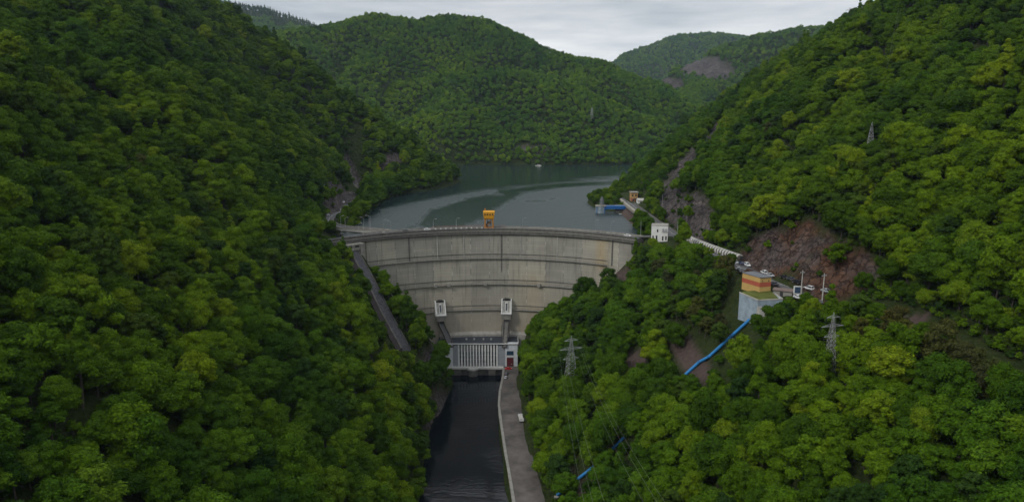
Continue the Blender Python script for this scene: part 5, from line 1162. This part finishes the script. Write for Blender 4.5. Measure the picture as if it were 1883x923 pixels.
# ------------------------------------------------------------------ people
def person(loc, rz, stride, top, lb, grp, bag=False):
    J = {'pelvis': (0,0,.95,.15), 'waist': (0,0,1.1,.135), 'chest': (0,.01,1.34,.165), 'neck': (0,.01,1.5,.06), 'head': (0,.03,1.64,.1), 'crown': (0,.02,1.74,.085)}
    E = [('pelvis','waist'),('waist','chest'),('chest','neck'),('neck','head'),('head','crown')]
    for s, q in ((-1,'l'),(1,'r')):
        k_ = stride * s
        J.update({'hip'+q: (s*.09,0,.9,.1), 'knee'+q: (s*.1, k_*.6+.03, .5,.065), 'ankle'+q: (s*.1, k_, .09,.045), 'toe'+q: (s*.11, k_+.18, .04,.04), 'sh'+q: (s*.19,0,1.42,.07), 'el'+q: (s*.25,-k_*.4,1.14,.045), 'wr'+q: (s*.25,-k_*.7+.06,.9,.034), 'ha'+q: (s*.25,-k_*.8+.08,.81,.03)})
        E += [('pelvis','hip'+q),('hip'+q,'knee'+q),('knee'+q,'ankle'+q),('ankle'+q,'toe'+q),('chest','sh'+q),('sh'+q,'el'+q),('el'+q,'wr'+q),('wr'+q,'ha'+q)]
    nm = list(J); me = bpy.data.meshes.new('person'); me.from_pydata([J[n_][:3] for n_ in nm], [(nm.index(a), nm.index(b)) for a, b in E], [])
    o = link('person', me, top, None, loc, rz); sk = o.modifiers.new('skin', 'SKIN')
    if not me.skin_vertices: bpy.context.view_layer.update()
    if not me.skin_vertices: me.attributes  # created with the modifier
    try:
        if not me.skin_vertices:
            bpy.context.view_layer.objects.active = o; bpy.ops.mesh.customdata_skin_add()
        for i, n_ in enumerate(nm): sv_ = me.skin_vertices[0].data[i]; sv_.radius = (J[n_][3],) * 2; sv_.use_root = (i == 0)
    except Exception as ex: print('skin', ex)
    o.modifiers.new('sub', 'SUBSURF').levels = 1; o.modifiers['sub'].render_levels = 1
    return tag(o, lb, 'person', grp)
def cloth(nm, c_top, c_leg):
    m = Mat(nm, .85, .2); s_ = m.new('ShaderNodeSeparateXYZ'); m.l.new(m.co(), s_.inputs[0]); z_ = s_.outputs[2]
    c = m.mix(m.math('GREATER_THAN', z_, .92), c_leg, c_top); c = m.mix(m.math('GREATER_THAN', z_, 1.5), c, (.42, .25, .18)); c = m.mix(m.math('GREATER_THAN', z_, 1.69), c, (.03, .02, .015)); c = m.mix(m.math('LESS_THAN', z_, .08), c, (.02, .02, .02)); m.col(c); return m.m
C1, C2, C3 = cloth('dark_clothes', (.02, .02, .025), (.025, .03, .045)), cloth('grey_clothes', (.12, .12, .13), (.02, .02, .025)), cloth('red_clothes', (.3, .04, .03), (.03, .035, .05))
for (uu, mt, sd_, lb) in ((1104, C1, .2, 'person in dark clothes walking on the crest, left one of a pair'), (1108, C1, .12, 'person in dark clothes walking on the crest, right one of a pair'), (1122, C2, .1, 'person in a grey top standing beside the crest parapet'), (1124.5, C1, .05, 'person in dark clothes beside the one in grey on the crest'), (1152, C1, .18, 'person in dark clothes walking beside the white car on the crest'),
                          (858, C3, .1, 'person in a red top on the crest left of the crane'), (864, C1, .1, 'person in dark clothes on the crest left of the crane'), (871, C2, .1, 'person in a grey top on the crest close to the crane')):
    p = gp(uu, 428, -.37); a_ = math.degrees(math.atan2(p.x - DC[0], p.y - DC[1])); q = Vector(polar(128.4 if uu > 1000 else 129.2, a_, -.37)); person(q, -R(a_) + (1.57 if uu % 2 else -1.57), sd_, mt, lb, 'people walking on the dam crest')
for (uu, vv2, mt, lb) in ((634, 391, C1, 'person in dark clothes, nearest of three on the lakeside road'), (640, 387, C2, 'person in grey top, middle of three on the lakeside road'), (645, 385, C1, 'person in dark clothes, farthest of three on the lakeside road')):
    p = gp(uu, vv2, .08); person(p, .6, .12, mt, lb, 'people on the lakeside road')

# ------------------------------------------------------------------ haze
hz_ = MB(); hz_.box(-3000, 3200, -450, 5000, -130, 900); me = hz_.mesh('haze'); hb = link('haze', me)
vm = bpy.data.materials.new('haze_air'); vm.use_nodes = True; vm.node_tree.nodes.clear()
vo_ = vm.node_tree.nodes.new('ShaderNodeOutputMaterial'); vp = vm.node_tree.nodes.new('ShaderNodeVolumePrincipled')
vp.inputs['Color'].default_value = (.62, .8, 1, 1); vp.inputs['Density'].default_value = .000042; vp.inputs['Anisotropy'].default_value = .3
vm.node_tree.links.new(vp.outputs[0], vo_.inputs['Volume']); me.materials.append(vm); tag(hb, kind='stuff')
